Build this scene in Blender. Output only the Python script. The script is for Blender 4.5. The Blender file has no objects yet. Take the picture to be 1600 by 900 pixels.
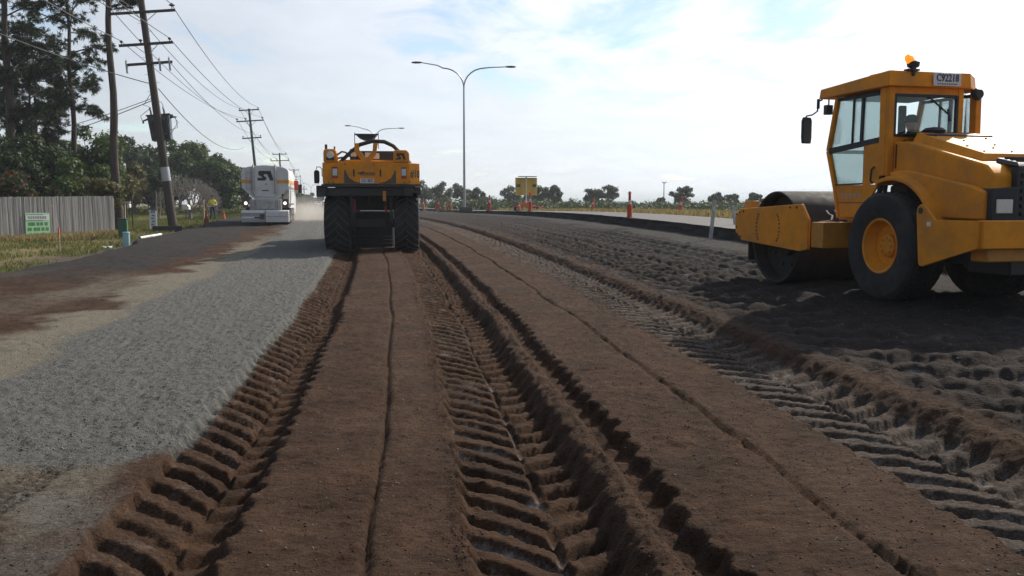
import bpy, bmesh, math, random
import numpy as np
from mathutils import Vector, Matrix, Quaternion, noise as mnoise
R = math.radians
SC = bpy.context.scene
COL = SC.collection

# ------------------------------------------------------------------ camera, sky, sun, exposure
cam_d = bpy.data.cameras.new('camera')
cam = bpy.data.objects.new('camera', cam_d); COL.objects.link(cam)
cam_d.sensor_width = 36.0
cam_d.lens = 36.0 * 1385.0 / 1600.0
cam_d.clip_start = 0.05
cam_d.clip_end = 9000.0
EYE = 2.0
PITCH = math.atan(132 / 1385.0)
cam.location = (0, 0, EYE)
cam.rotation_euler = (math.pi / 2 - PITCH, 0, 0)
SC.camera = cam

SUN_AZ, SUN_EL = R(39), R(36)          # azimuth measured from +Y towards +X
SUN = Vector((math.sin(SUN_AZ) * math.cos(SUN_EL), math.cos(SUN_AZ) * math.cos(SUN_EL), math.sin(SUN_EL)))

W = bpy.data.worlds.new('World'); SC.world = W; W.use_nodes = True
nt = W.node_tree; nt.nodes.clear()
def N(t, tree=None, **kw):
    n = (tree or nt).nodes.new(t)
    for k, v in kw.items(): setattr(n, k, v)
    return n
def L(a, b, tree=None): (tree or nt).links.new(a, b)
def MATH(op, a, b=None, c=None, tree=None, clamp=False):
    n = N('ShaderNodeMath', tree, operation=op); n.use_clamp = clamp
    for i, s in enumerate((a, b, c)):
        if s is None: continue
        if isinstance(s, (int, float)): n.inputs[i].default_value = s
        else: L(s, n.inputs[i], tree)
    return n.outputs[0]
def build_world():
    out = N('ShaderNodeOutputWorld'); bg = N('ShaderNodeBackground'); bg.inputs[1].default_value = 0.13
    L(bg.outputs[0], out.inputs[0])
    sky = N('ShaderNodeTexSky', sky_type='NISHITA'); sky.sun_disc = False
    sky.sun_elevation = SUN_EL; sky.sun_rotation = SUN_AZ; sky.altitude = 0; sky.air_density = 1.0; sky.dust_density = 0.2; sky.ozone_density = 1.2
    tc = N('ShaderNodeTexCoord'); nrm = N('ShaderNodeVectorMath', operation='NORMALIZE'); L(tc.outputs['Generated'], nrm.inputs[0])
    sep = N('ShaderNodeSeparateXYZ'); L(nrm.outputs[0], sep.inputs[0])
    zz = MATH('ADD', MATH('MAXIMUM', sep.outputs[2], 0.0), 0.11)
    px = MATH('DIVIDE', sep.outputs[0], zz); py = MATH('DIVIDE', sep.outputs[1], zz)
    cmb = N('ShaderNodeCombineXYZ'); L(px, cmb.inputs[0]); L(py, cmb.inputs[1])
    mp = N('ShaderNodeMapping'); L(cmb.outputs[0], mp.inputs[0]); mp.inputs['Rotation'].default_value = (0, 0, R(24)); mp.inputs['Scale'].default_value = (0.9, 0.62, 1); mp.inputs['Location'].default_value = (1.7, 0.6, 0)
    n1 = N('ShaderNodeTexNoise'); n1.inputs['Scale'].default_value = 0.62; n1.inputs['Detail'].default_value = 9; n1.inputs['Roughness'].default_value = 0.56; n1.inputs['Distortion'].default_value = 0.7
    L(mp.outputs[0], n1.inputs['Vector'])
    n2 = N('ShaderNodeTexNoise'); n2.inputs['Scale'].default_value = 2.6; n2.inputs['Detail'].default_value = 8; n2.inputs['Roughness'].default_value = 0.6; n2.inputs['Distortion'].default_value = 0.5
    L(mp.outputs[0], n2.inputs['Vector'])
    cl = MATH('ADD', MATH('MULTIPLY', n1.outputs[0], 0.60), MATH('MULTIPLY', n2.outputs[0], 0.40))
    # thin haze towards the horizon closes the deck
    hz = MATH('POWER', MATH('SUBTRACT', 1.0, MATH('MAXIMUM', sep.outputs[2], 0.0), clamp=True), 7.0)
    cl = MATH('ADD', cl, MATH('MULTIPLY', hz, 0.13))
    dt = N('ShaderNodeVectorMath', operation='DOT_PRODUCT'); L(nrm.outputs[0], dt.inputs[0]); dt.inputs[1].default_value = SUN
    cs = MATH('MAXIMUM', dt.outputs['Value'], 0.0)
    # veil of thin cloud is denser to the eye near the sun (forward scattering)
    cov = N('ShaderNodeMapRange', interpolation_type='SMOOTHSTEP'); cov.inputs[1].default_value = 0.42; cov.inputs[2].default_value = 0.545
    L(cl, cov.inputs[0])
    covs = MATH('ADD', MATH('MULTIPLY', cov.outputs[0], 0.86), MATH('MULTIPLY', MATH('POWER', cs, 5.0), 0.42), clamp=True)
    bright = MATH('ADD', 1.9, MATH('ADD', MATH('MULTIPLY', cs, 6.6), MATH('MULTIPLY', MATH('POWER', cs, 8.0), 5.0)))
    bright = MATH('MULTIPLY', bright, MATH('ADD', 0.84, MATH('MULTIPLY', n2.outputs[0], 0.32)))
    cc = N('ShaderNodeVectorMath', operation='SCALE'); cc.inputs[0].default_value = (.985, 1.04, 1.13); L(bright, cc.inputs['Scale'])
    mx = N('ShaderNodeMix', data_type='RGBA'); L(covs, mx.inputs['Factor']); L(sky.outputs[0], mx.inputs[6]); L(cc.outputs[0], mx.inputs[7])
    L(mx.outputs[2], bg.inputs[0])
build_world()

sun_d = bpy.data.lights.new('sun', 'SUN'); sun_d.energy = 5.0; sun_d.angle = R(0.9); sun_d.color = (1.0, 0.90, 0.76)
sun = bpy.data.objects.new('sun', sun_d); COL.objects.link(sun)
sun.rotation_euler = SUN.to_track_quat('Z', 'Y').to_euler(); sun.location = (40, 30, 40)
SC.view_settings.view_transform = 'Standard'; SC.view_settings.look = 'None'; SC.view_settings.gamma = 1.0
SC.view_settings.use_curve_mapping = False
SC.view_settings.exposure = 0.10
SC.cycles.use_denoising = True
SC.cycles.max_bounces = 6; SC.cycles.transparent_max_bounces = 24; SC.cycles.volume_bounces = 1
SC.cycles.volume_step_rate = 2.0

# ------------------------------------------------------------------ the lie of the land
def G(Y):                                # gentle climb ahead that levels off
    Y = np.asarray(Y, float); k = .0178
    return np.where(Y < 40, k * Y, np.where(Y < 70, k * 40 + k * (Y - 40) * (1 - (Y - 40) / 60.), k * 55))
def XC(Y):                               # centreline of the last pass: bends to the left
    Y = np.asarray(Y, float)
    a = -.253 - .105 * Y - .0011 * Y * Y
    y0 = 52.; a0 = -.253 - .105 * y0 - .0011 * y0 * y0
    return np.where(Y < 0, -.253 - .105 * Y, np.where(Y < y0, a, a0 - .2194 * (Y - y0)))
def sst(a, b, x):
    t = np.clip((np.asarray(x, float) - a) / (b - a), 0, 1); return t * t * (3 - 2 * t)
def SE(u, Y):                            # superelevation towards the outside of the bend
    f = 1 - .55 * sst(32, 80, Y)
    return .05 * np.clip(np.asarray(u, float) - 1.5, 0, 9.2) * f
def ZB(X, Y): return G(Y) + SE(X - XC(Y), Y)
def ZR(Y): return G(Y) + SE(10.5, Y) + .33 * (1 - .4 * sst(32, 80, Y))     # old pavement kept on the outside
def ZT(X, Y):                            # the natural ground on both sides
    u = np.asarray(X, float) - XC(Y)
    left = G(Y) - .18
    bed = G(Y) - .7
    right = ZR(Y) - .08 - .30 * sst(14, 34, u)
    z = np.where(u < 0, left + (bed - left) * sst(-9.2, -7.8, u), bed + (right - bed) * sst(10.45, 10.9, u))
    return z
def zt(X, Y): return float(ZT(X, Y))
def zb(X, Y): return float(ZB(X, Y))
def zr(Y): return float(ZR(Y))
def PX(px, d): return (px - 800) / 1385.0 * d * 1.0      # lateral offset of a sight line at a distance
rnd = random.Random(7)

def _hash(xi, yi, s):
    h = (xi.astype(np.int64) * 374761393 + yi.astype(np.int64) * 668265263 + s * 974634777) & 0xffffffff
    h = ((h ^ (h >> 13)) * 1274126177) & 0xffffffff
    h = h ^ (h >> 16)
    return (h & 0xffff) / 32767.5 - 1.0
def vn(x, y, s=0):
    x = np.asarray(x, float); y = np.asarray(y, float)
    xi = np.floor(x); yi = np.floor(y); fx = x - xi; fy = y - yi
    fx = fx * fx * fx * (fx * (fx * 6 - 15) + 10); fy = fy * fy * fy * (fy * (fy * 6 - 15) + 10)
    a = _hash(xi, yi, s); b = _hash(xi + 1, yi, s); c = _hash(xi, yi + 1, s); d = _hash(xi + 1, yi + 1, s)
    return (a + (b - a) * fx) * (1 - fy) + (c + (d - c) * fx) * fy
def fbm(x, y, o=3, s=0):
    t = 0; a = 1.; f = 1.
    for i in range(o): t = t + a * vn(x * f + 17.3 * i, y * f - 9.1 * i, s + i); a *= .5; f *= 2.03
    return t

# ------------------------------------------------------------------ materials
MATS = {}
def new_mat(name):
    m = bpy.data.materials.new(name); m.use_nodes = True; MATS[name] = m
    t = m.node_tree; b = t.nodes['Principled BSDF']; return m, t, b
def rgb(c): return (c[0], c[1], c[2], 1)
def simple(name, col, rough=.5, metal=0., var=.12, scale=6., dirt=None, dirt_amt=.35, bump=0., spec=.5, coat=0.):
    m, t, b = new_mat(name)
    tc = N('ShaderNodeTexCoord', t)
    nz = N('ShaderNodeTexNoise', t); nz.inputs['Scale'].default_value = scale; nz.inputs['Detail'].default_value = 5; nz.inputs['Roughness'].default_value = .65
    L(tc.outputs['Object'], nz.inputs['Vector'], t)
    mr = N('ShaderNodeMapRange', t); mr.inputs[1].default_value = .3; mr.inputs[2].default_value = .7; mr.inputs[3].default_value = 1 - var; mr.inputs[4].default_value = 1 + var
    L(nz.outputs[0], mr.inputs[0], t)
    sc = N('ShaderNodeVectorMath', t, operation='SCALE'); sc.inputs[0].default_value = col[:3]; L(mr.outputs[0], sc.inputs['Scale'], t)
    src = sc.outputs[0]
    if dirt:
        n2 = N('ShaderNodeTexNoise', t); n2.inputs['Scale'].default_value = scale * .45; n2.inputs['Detail'].default_value = 7; n2.inputs['Roughness'].default_value = .7
        L(tc.outputs['Object'], n2.inputs['Vector'], t)
        r2 = N('ShaderNodeMapRange', t); r2.inputs[1].default_value = .42; r2.inputs[2].default_value = .72; r2.inputs[4].default_value = dirt_amt; L(n2.outputs[0], r2.inputs[0], t)
        mx = N('ShaderNodeMix', t, data_type='RGBA'); L(r2.outputs[0], mx.inputs['Factor'], t); L(src, mx.inputs[6], t); mx.inputs[7].default_value = rgb(dirt)
        src = mx.outputs[2]
    L(src, b.inputs['Base Color'], t)
    rr = N('ShaderNodeMapRange', t); rr.inputs[1].default_value = .3; rr.inputs[2].default_value = .7; rr.inputs[3].default_value = max(.02, rough - .1); rr.inputs[4].default_value = min(1, rough + .12)
    L(nz.outputs[0], rr.inputs[0], t); L(rr.outputs[0], b.inputs['Roughness'], t)
    b.inputs['Metallic'].default_value = metal; b.inputs['Specular IOR Level'].default_value = spec; b.inputs['Coat Weight'].default_value = coat; b.inputs['Coat Roughness'].default_value = .15
    if bump:
        bp = N('ShaderNodeBump', t); bp.inputs['Strength'].default_value = bump; bp.inputs['Distance'].default_value = .02; L(nz.outputs[0], bp.inputs['Height'], t); L(bp.outputs[0], b.inputs['Normal'], t)
    return m
simple('rubber_lug', (.050, .051, .055), .8, var=.3, scale=7, dirt=(.10, .09, .08), dirt_amt=.6, spec=.2)  # paler rubber for the lug faces, so the cleats stand out
simple('yellow', (.74, .270, .010), .55, var=.12, scale=3.4, dirt=(.30, .145, .05), dirt_amt=.65, spec=.2)
simple('yellow_dusty', (.56, .24, .02), .55, var=.12, scale=5, dirt=(.13, .085, .05), dirt_amt=.6)
simple('black_paint', (.014, .014, .016), .5, var=.3, scale=4, dirt=(.05, .045, .04), dirt_amt=.5)
simple('black_plastic', (.018, .02, .026), .55, var=.15, scale=9)
simple('rubber', (.020, .020, .021), .75, var=.25, scale=9, dirt=(.075, .066, .058), dirt_amt=.6, bump=.2, spec=.25)
simple('steel_drum', (.034, .032, .031), .78, .0, var=.35, scale=7, dirt=(.065, .056, .050), dirt_amt=.7, bump=.1, spec=.25)
simple('galv', (.38, .39, .40), .42, .6, var=.12, scale=12)
simple('white_paint', (.62, .63, .64), .45, var=.07, scale=2.5, dirt=(.33, .29, .24), dirt_amt=.45)
simple('white_plain', (.72, .73, .72), .5, var=.06, scale=8)
simple('offwhite_dirty', (.42, .41, .39), .6, var=.15, scale=6, dirt=(.2, .17, .14), dirt_amt=.5)
simple('orange_stripe', (.62, .30, .03), .5, var=.08)
simple('red_plastic', (.62, .05, .025), .45, var=.12, scale=12, dirt=(.3, .1, .07), dirt_amt=.3)
simple('orange_plastic', (.70, .13, .02), .5, var=.12, scale=12, dirt=(.3, .12, .06), dirt_amt=.3)
simple('reflective', (.5, .56, .58), .3, .2, var=.08, scale=30)
simple('red_lens', (.35, .02, .015), .25, var=.1, scale=20)
simple('clear_lens', (.62, .62, .58), .18, var=.08, scale=25, coat=.6)
simple('plate', (.60, .62, .66), .4, var=.05, scale=30)
simple('plate_ink', (.03, .04, .09), .5, var=.05)
simple('ink', (.012, .012, .016), .5, var=.05)
simple('ink_grey', (.085, .065, .06), .6, var=.2, scale=20)
simple('cream_ink', (.42, .34, .24), .6, var=.1)
simple('hose', (.02, .02, .022), .55, var=.2)
simple('rust_red', (.34, .02, .02), .45, var=.2)
simple('seat_fabric', (.03, .032, .036), .85, var=.2, scale=14)
simple('cyan_plastic', (.30, .50, .54), .4, var=.06, scale=6, dirt=(.3, .36, .34), dirt_amt=.3)
simple('pvc_white', (.78, .78, .75), .35, var=.05)
simple('green_box', (.03, .09, .06), .5, var=.12, scale=8)
simple('sign_green', (.40, .66, .36), .5, var=.05, scale=10)
simple('sign_dark_green', (.06, .24, .09), .5, var=.1)
simple('sign_white', (.74, .75, .74), .45, var=.05)
simple('sign_blue', (.12, .30, .52), .45, var=.1)
simple('sign_yellow', (.62, .42, .05), .55, var=.1, scale=5, dirt=(.3, .2, .06), dirt_amt=.3)
simple('wood_stake', (.34, .25, .16), .8, var=.2, scale=16)
simple('transformer_grey', (.075, .085, .095), .5, .2, var=.15, scale=6)
simple('porcelain', (.07, .05, .045), .3, var=.1)
simple('aluminium_cable', (.10, .105, .11), .5, .3, var=.1)
simple('skin', (.42, .25, .17), .55, var=.06)
simple('hivis_yellow', (.70, .68, .06), .7, var=.08, scale=20)
simple('denim', (.035, .06, .13), .85, var=.2, scale=30)
simple('boots', (.07, .05, .035), .7, var=.2)
simple('dark_cloth', (.02, .02, .024), .85, var=.2)
simple('pale_shirt', (.55, .60, .36), .8, var=.08)
simple('asphalt', (.072, .070, .070), .85, var=.22, scale=3.5, dirt=(.14, .125, .11), dirt_amt=.6, bump=.3)
simple('concrete', (.30, .29, .27), .8, var=.15, scale=6)
simple('car_white', (.65, .66, .67), .3, var=.04, coat=.5)
simple('car_red', (.32, .03, .025), .3, var=.06, coat=.5)
simple('car_glass', (.02, .025, .03), .12, var=.1)
def emit(name, col, s):
    m, t, b = new_mat(name); b.inputs['Base Color'].default_value = rgb(col); b.inputs['Emission Color'].default_value = rgb(col); b.inputs['Emission Strength'].default_value = s; b.inputs['Roughness'].default_value = .25
emit('lamp_lit', (1, .96, .86), 2.2)
emit('beacon_amber', (1.0, .30, .02), 0.9)
def glass(name, tint, gl=.10):
    m, t, b = new_mat(name); t.nodes.remove(b); out = t.nodes['Material Output']
    tr = N('ShaderNodeBsdfTransparent', t); tr.inputs[0].default_value = rgb(tint)
    g = N('ShaderNodeBsdfGlossy', t); g.inputs['Roughness'].default_value = .04; g.inputs[0].default_value = (.8, .9, .9, 1)
    fr = N('ShaderNodeFresnel', t); fr.inputs[0].default_value = 1.45
    nz = N('ShaderNodeTexNoise', t); nz.inputs['Scale'].default_value = 3; nz.inputs['Detail'].default_value = 5
    f = MATH('ADD', MATH('MULTIPLY', fr.outputs[0], .8, tree=t), MATH('MULTIPLY', nz.outputs[0], gl * .6, tree=t), tree=t, clamp=True)
    mx = N('ShaderNodeMixShader', t); L(f, mx.inputs[0], t); L(tr.outputs[0], mx.inputs[1], t); L(g.outputs[0], mx.inputs[2], t); L(mx.outputs[0], out.inputs[0], t)
glass('cab_glass', (.955, .985, .98), .03); glass('dark_glass', (.16, .19, .20))
def bark(name, a, b_, scale=9, stretch=.18):
    m, t, b = new_mat(name); tc = N('ShaderNodeTexCoord', t); mp = N('ShaderNodeMapping', t); mp.inputs['Scale'].default_value = (1, 1, stretch); L(tc.outputs['Object'], mp.inputs[0], t)
    nz = N('ShaderNodeTexNoise', t); nz.inputs['Scale'].default_value = scale; nz.inputs['Detail'].default_value = 8; nz.inputs['Roughness'].default_value = .7; L(mp.outputs[0], nz.inputs['Vector'], t)
    cr = N('ShaderNodeValToRGB', t); cr.color_ramp.elements[0].position = .35; cr.color_ramp.elements[1].position = .68; cr.color_ramp.elements[0].color = rgb(a); cr.color_ramp.elements[1].color = rgb(b_)
    L(nz.outputs[0], cr.inputs[0], t); L(cr.outputs[0], b.inputs['Base Color'], t); b.inputs['Roughness'].default_value = .9
    if name == 'paling_wood':          # every board weathers differently
        oi = N('ShaderNodeObjectInfo', t); L(MATH('MULTIPLY', oi.outputs['Random'], 37.0, tree=t), mp.inputs['Location'], t)
        sc = N('ShaderNodeVectorMath', t, operation='SCALE'); L(cr.outputs[0], sc.inputs[0], t); L(MATH('ADD', .72, MATH('MULTIPLY', oi.outputs['Random'], .5, tree=t), tree=t), sc.inputs['Scale'], t); L(sc.outputs[0], b.inputs['Base Color'], t)
    bp = N('ShaderNodeBump', t); bp.inputs['Strength'].default_value = .6; bp.inputs['Distance'].default_value = .03; L(nz.outputs[0], bp.inputs['Height'], t); L(bp.outputs[0], b.inputs['Normal'], t)
bark('pine_bark', (.03, .022, .018), (.10, .075, .06))
bark('pole_wood', (.035, .027, .023), (.10, .08, .068), 14, .06)
bark('pole_green', (.05, .065, .058), (.13, .15, .135), 14, .06)
bark('tree_bark', (.04, .033, .027), (.12, .10, .085))
bark('pale_bark', (.20, .18, .15), (.42, .38, .33))
bark('frangipani_bark', (.16, .145, .13), (.34, .31, .28))
bark('paling_wood', (.17, .16, .15), (.44, .415, .385), 16, .04)
def leafmat(name, a, b_, c, trans=.35, rough=.6):
    m, t, b = new_mat(name); out = t.nodes['Material Output']
    ge = N('ShaderNodeNewGeometry', t); cr = N('ShaderNodeValToRGB', t); cr.color_ramp.elements[0].color = rgb(a); cr.color_ramp.elements[1].color = rgb(c)
    e = cr.color_ramp.elements.new(.86 if 'red' in name else .55); e.color = rgb(b_)
    L(ge.outputs['Random Per Island'], cr.inputs[0], t); L(cr.outputs[0], b.inputs['Base Color'], t); b.inputs['Roughness'].default_value = rough; b.inputs['Specular IOR Level'].default_value = .3
    tl = N('ShaderNodeBsdfTranslucent', t); hs = N('ShaderNodeHueSaturation', t); hs.inputs['Value'].default_value = 1.25; hs.inputs['Saturation'].default_value = 1.1; L(cr.outputs[0], hs.inputs['Color'], t); L(hs.outputs[0], tl.inputs[0], t)
    mx = N('ShaderNodeMixShader', t); mx.inputs[0].default_value = trans; L(b.outputs[0], mx.inputs[1], t); L(tl.outputs[0], mx.inputs[2], t); L(mx.outputs[0], out.inputs[0], t)
leafmat('leaf_dark', (.012, .024, .009), (.026, .048, .016), (.055, .08, .025))
leafmat('leaf_mid', (.03, .055, .017), (.055, .095, .026), (.10, .14, .04))
leafmat('leaf_olive', (.05, .055, .02), (.085, .085, .03), (.15, .12, .04))
leafmat('leaf_grey', (.035, .05, .026), (.06, .08, .042), (.10, .12, .065))
leafmat('leaf_red', (.03, .05, .018), (.05, .06, .02), (.30, .04, .025))
leafmat('needle', (.014, .026, .012), (.026, .045, .02), (.05, .07, .03), .25)
leafmat('grass_green', (.05, .075, .018), (.09, .11, .028), (.17, .16, .05), .3, .8)
leafmat('grass_dry', (.15, .125, .055), (.25, .205, .095), (.36, .30, .15), .3, .8)
leafmat('grass_mix', (.055, .085, .020), (.12, .135, .042), (.27, .235, .10), .3, .8)
leafmat('cane', (.06, .095, .03), (.09, .13, .04), (.13, .17, .055), .3, .8)

# ------------------------------------------------------------------ mesh helpers
EACH = set('louvre drum_frame frame_block lamp_panel marker_board fill_pipe pipe_coupling hopper_rib white_band grab_slot hydraulic_hose cable brace bushing deck rule_line decal lamp_bracket'.split())     # parts whose pieces are objects of their own
TINY = set('bolt step_bolt cooling_fin debris small_print lettering jumper_lead'.split())           # pieces too small to pick apart
class MB:
    def __init__(s): s.v = []; s.f = []; s.m = []; s.g = []
    def add(s, vs, fs, mi=0):
        o = len(s.v); s.g.append((o, len(s.f))); s.v += [tuple(p) for p in vs]; s.f += [tuple(i + o for i in f) for f in fs]; s.m += [mi] * len(fs); return s
    def box(s, x0, x1, y0, y1, z0, z1, mi=0, M=None):
        p = [Vector(q) for q in ((x0, y0, z0), (x1, y0, z0), (x1, y1, z0), (x0, y1, z0), (x0, y0, z1), (x1, y0, z1), (x1, y1, z1), (x0, y1, z1))]
        if M is not None: p = [M @ q for q in p]
        return s.add(p, ((0, 3, 2, 1), (4, 5, 6, 7), (0, 1, 5, 4), (1, 2, 6, 5), (2, 3, 7, 6), (3, 0, 4, 7)), mi)
    def hexa(s, p, mi=0):   # 4 bottom ccw, 4 top ccw
        return s.add(p, ((0, 3, 2, 1), (4, 5, 6, 7), (0, 1, 5, 4), (1, 2, 6, 5), (2, 3, 7, 6), (3, 0, 4, 7)), mi)
    def prism(s, poly, a, b, axis='x', mi=0, M=None):
        n = len(poly)
        def pt(q, t): return Vector((t, q[0], q[1])) if axis == 'x' else Vector((q[0], t, q[1])) if axis == 'y' else Vector((q[0], q[1], t))
        p = [pt(q, a) for q in poly] + [pt(q, b) for q in poly]
        if M is not None: p = [M @ q for q in p]
        fs = [tuple(range(n - 1, -1, -1)), tuple(range(n, 2 * n))] + [(i, (i + 1) % n, n + (i + 1) % n, n + i) for i in range(n)]
        ar = sum(poly[i][0] * poly[(i + 1) % n][1] - poly[(i + 1) % n][0] * poly[i][1] for i in range(n))
        flip = (ar < 0) ^ (axis == 'y') ^ (b < a)
        if flip: fs = [f[::-1] for f in fs]
        return s.add(p, fs, mi)
    def tube(s, pts, r, n=8, mi=0, cap=True, flat=None):
        pts = [Vector(p) for p in pts]; k = len(pts)
        rr = r if hasattr(r, '__len__') else [r] * k
        vs = []; up = None
        for i in range(k):
            d = (pts[min(i + 1, k - 1)] - pts[max(i - 1, 0)]).normalized()
            if up is None: up = Vector((0, 0, 1)) if abs(d.z) < .9 else Vector((1, 0, 0))
            a = d.cross(up)
            if a.length < 1e-5: a = d.cross(Vector((0, 1, 0)))
            a.normalize(); b = a.cross(d).normalized(); up = b
            for j in range(n):
                t = 2 * math.pi * j / n; vs.append(pts[i] + a * (math.cos(t) * rr[i]) + b * (math.sin(t) * rr[i]))
        fs = [(i * n + j, i * n + (j + 1) % n, (i + 1) * n + (j + 1) % n, (i + 1) * n + j) for i in range(k - 1) for j in range(n)]
        if cap: fs += [tuple(range(n - 1, -1, -1)), tuple((k - 1) * n + j for j in range(n))]
        return s.add(vs, fs, mi)
    def lathe(s, prof, c, axis='x', n=32, mi=0, closed=False, caps=True):   # prof: (along axis, radius)
        vs = []; k = len(prof)
        for (h, r) in prof:
            for j in range(n):
                t = 2 * math.pi * j / n; a, b = r * math.cos(t), r * math.sin(t)
                vs.append((c[0] + h, c[1] + a, c[2] + b) if axis == 'x' else (c[0] + a, c[1] + h, c[2] + b) if axis == 'y' else (c[0] + a, c[1] + b, c[2] + h))
        fs = []
        kk = k if closed else k - 1
        for i in range(kk):
            i2 = (i + 1) % k
            for j in range(n):
                q = (i * n + j, i * n + (j + 1) % n, i2 * n + (j + 1) % n, i2 * n + j)
                fs.append(q if axis == 'y' else q[::-1])
        if not closed and caps:
            if prof[0][1] > 1e-4: fs.append(tuple(range(n)))
            if prof[-1][1] > 1e-4: fs.append(tuple((k - 1) * n + j for j in range(n))[::-1])
        return s.add(vs, fs, mi)
    def bar(s, a, b, w, h, mi=0, up=(0, 0, 1)):
        a = Vector(a); b = Vector(b); d = (b - a).normalized(); u = Vector(up)
        if abs(d.dot(u)) > .97: u = Vector((0, 1, 0))
        x = d.cross(u).normalized() * (w / 2); y = x.cross(d).normalized() * (h / 2)
        return s.hexa([a - x - y, a + x - y, b + x - y, b - x - y, a - x + y, a + x + y, b + x + y, b - x + y], mi)
    def build(s, name, mat, parent=None, bevel=0., smooth=True, ang=38, seg=2, fix=True):
        if name in EACH and len(s.g) > 1:
            gs = s.g + [(len(s.v), len(s.f))]; first = None
            for (v0, f0), (v1, f1) in zip(gs[:-1], gs[1:]):
                q = MB(); q.v = s.v[v0:v1]; q.f = [tuple(i - v0 for i in f) for f in s.f[f0:f1]]; q.m = s.m[f0:f1]
                o = q.build(name, mat, parent, bevel, smooth, ang, seg, fix); first = first or o
            return first
        me = bpy.data.meshes.new(name); me.from_pydata(s.v, [], s.f)
        ms = mat if isinstance(mat, (list, tuple)) else [mat]
        for q in ms: me.materials.append(MATS[q])
        if len(ms) > 1: me.polygons.foreach_set('material_index', s.m)
        if fix:
            bm = bmesh.new(); bm.from_mesh(me); bmesh.ops.recalc_face_normals(bm, faces=bm.faces); bm.to_mesh(me); bm.free()
        if smooth: me.shade_smooth(); me.set_sharp_from_angle(angle=R(ang))
        o = bpy.data.objects.new(name, me); COL.objects.link(o)
        if parent is not None: o.parent = parent
        if name in TINY: o['kind'] = 'stuff'
        if bevel:
            md = o.modifiers.new('edge', 'BEVEL'); md.width = bevel; md.segments = seg; md.limit_method = 'ANGLE'; md.angle_limit = R(35); md.harden_normals = False
        return o
def tag(o, label=None, cat=None, group=None, kind=None):
    if label: o['label'] = label
    if cat: o['category'] = cat
    if group: o['group'] = group
    if kind: o['kind'] = kind
    return o
def empty(name, loc, rz=0., label=None, cat=None, group=None):
    o = bpy.data.objects.new(name, None); COL.objects.link(o); o.location = loc; o.rotation_euler = (0, 0, rz); o.empty_display_size = .2
    return tag(o, label, cat, group)
def grid_mesh(name, P, mats, attr=None):
    """P: array (rows, cols, 3)"""
    r, c, _ = P.shape
    me = bpy.data.meshes.new(name)
    idx = np.arange(r * c).reshape(r, c)
    q = np.stack([idx[:-1, :-1], idx[:-1, 1:], idx[1:, 1:], idx[1:, :-1]], -1).reshape(-1, 4)
    me.vertices.add(r * c); me.vertices.foreach_set('co', P.reshape(-1).astype(np.float32))
    nq = len(q); me.loops.add(nq * 4); me.loops.foreach_set('vertex_index', q.reshape(-1).astype(np.int32))
    me.polygons.add(nq); me.polygons.foreach_set('loop_start', (np.arange(nq) * 4).astype(np.int32))
    me.update(calc_edges=True)
    me.polygons.foreach_set('use_smooth', np.ones(nq, bool))
    if attr is not None:
        at = me.color_attributes.new('mask', 'FLOAT_COLOR', 'POINT'); at.data.foreach_set('color', attr.reshape(-1).astype(np.float32))
    for m in mats: me.materials.append(MATS[m])
    o = bpy.data.objects.new(name, me); COL.objects.link(o); return o
def text_mesh(name, s, size, mat, parent, M, ext=.002, bold=0., sx=1.):
    cu = bpy.data.curves.new(name, 'FONT'); cu.body = s; cu.size = size; cu.align_x = 'CENTER'; cu.align_y = 'CENTER'; cu.extrude = ext; cu.offset = bold; cu.resolution_u = 2
    t = bpy.data.objects.new('tmp', cu); COL.objects.link(t)
    bpy.context.view_layer.update()
    me = bpy.data.meshes.new_from_object(t.evaluated_get(bpy.context.evaluated_depsgraph_get())); me.name = name
    bpy.data.objects.remove(t); bpy.data.curves.remove(cu)
    me.transform(Matrix.Diagonal((sx, 1, 1, 1))); me.transform(M); me.materials.clear(); me.materials.append(MATS[mat])
    o = bpy.data.objects.new(name, me); COL.objects.link(o); o.parent = parent; return o
def face_M(loc, right, up):            # text lies in plane right/up
    r = Vector(right).normalized(); u = Vector(up); u = (u - r * u.dot(r)).normalized(); n = r.cross(u)
    return Matrix(((r.x, u.x, n.x, loc[0]), (r.y, u.y, n.y, loc[1]), (r.z, u.z, n.z, loc[2]), (0, 0, 0, 1)))
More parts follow.
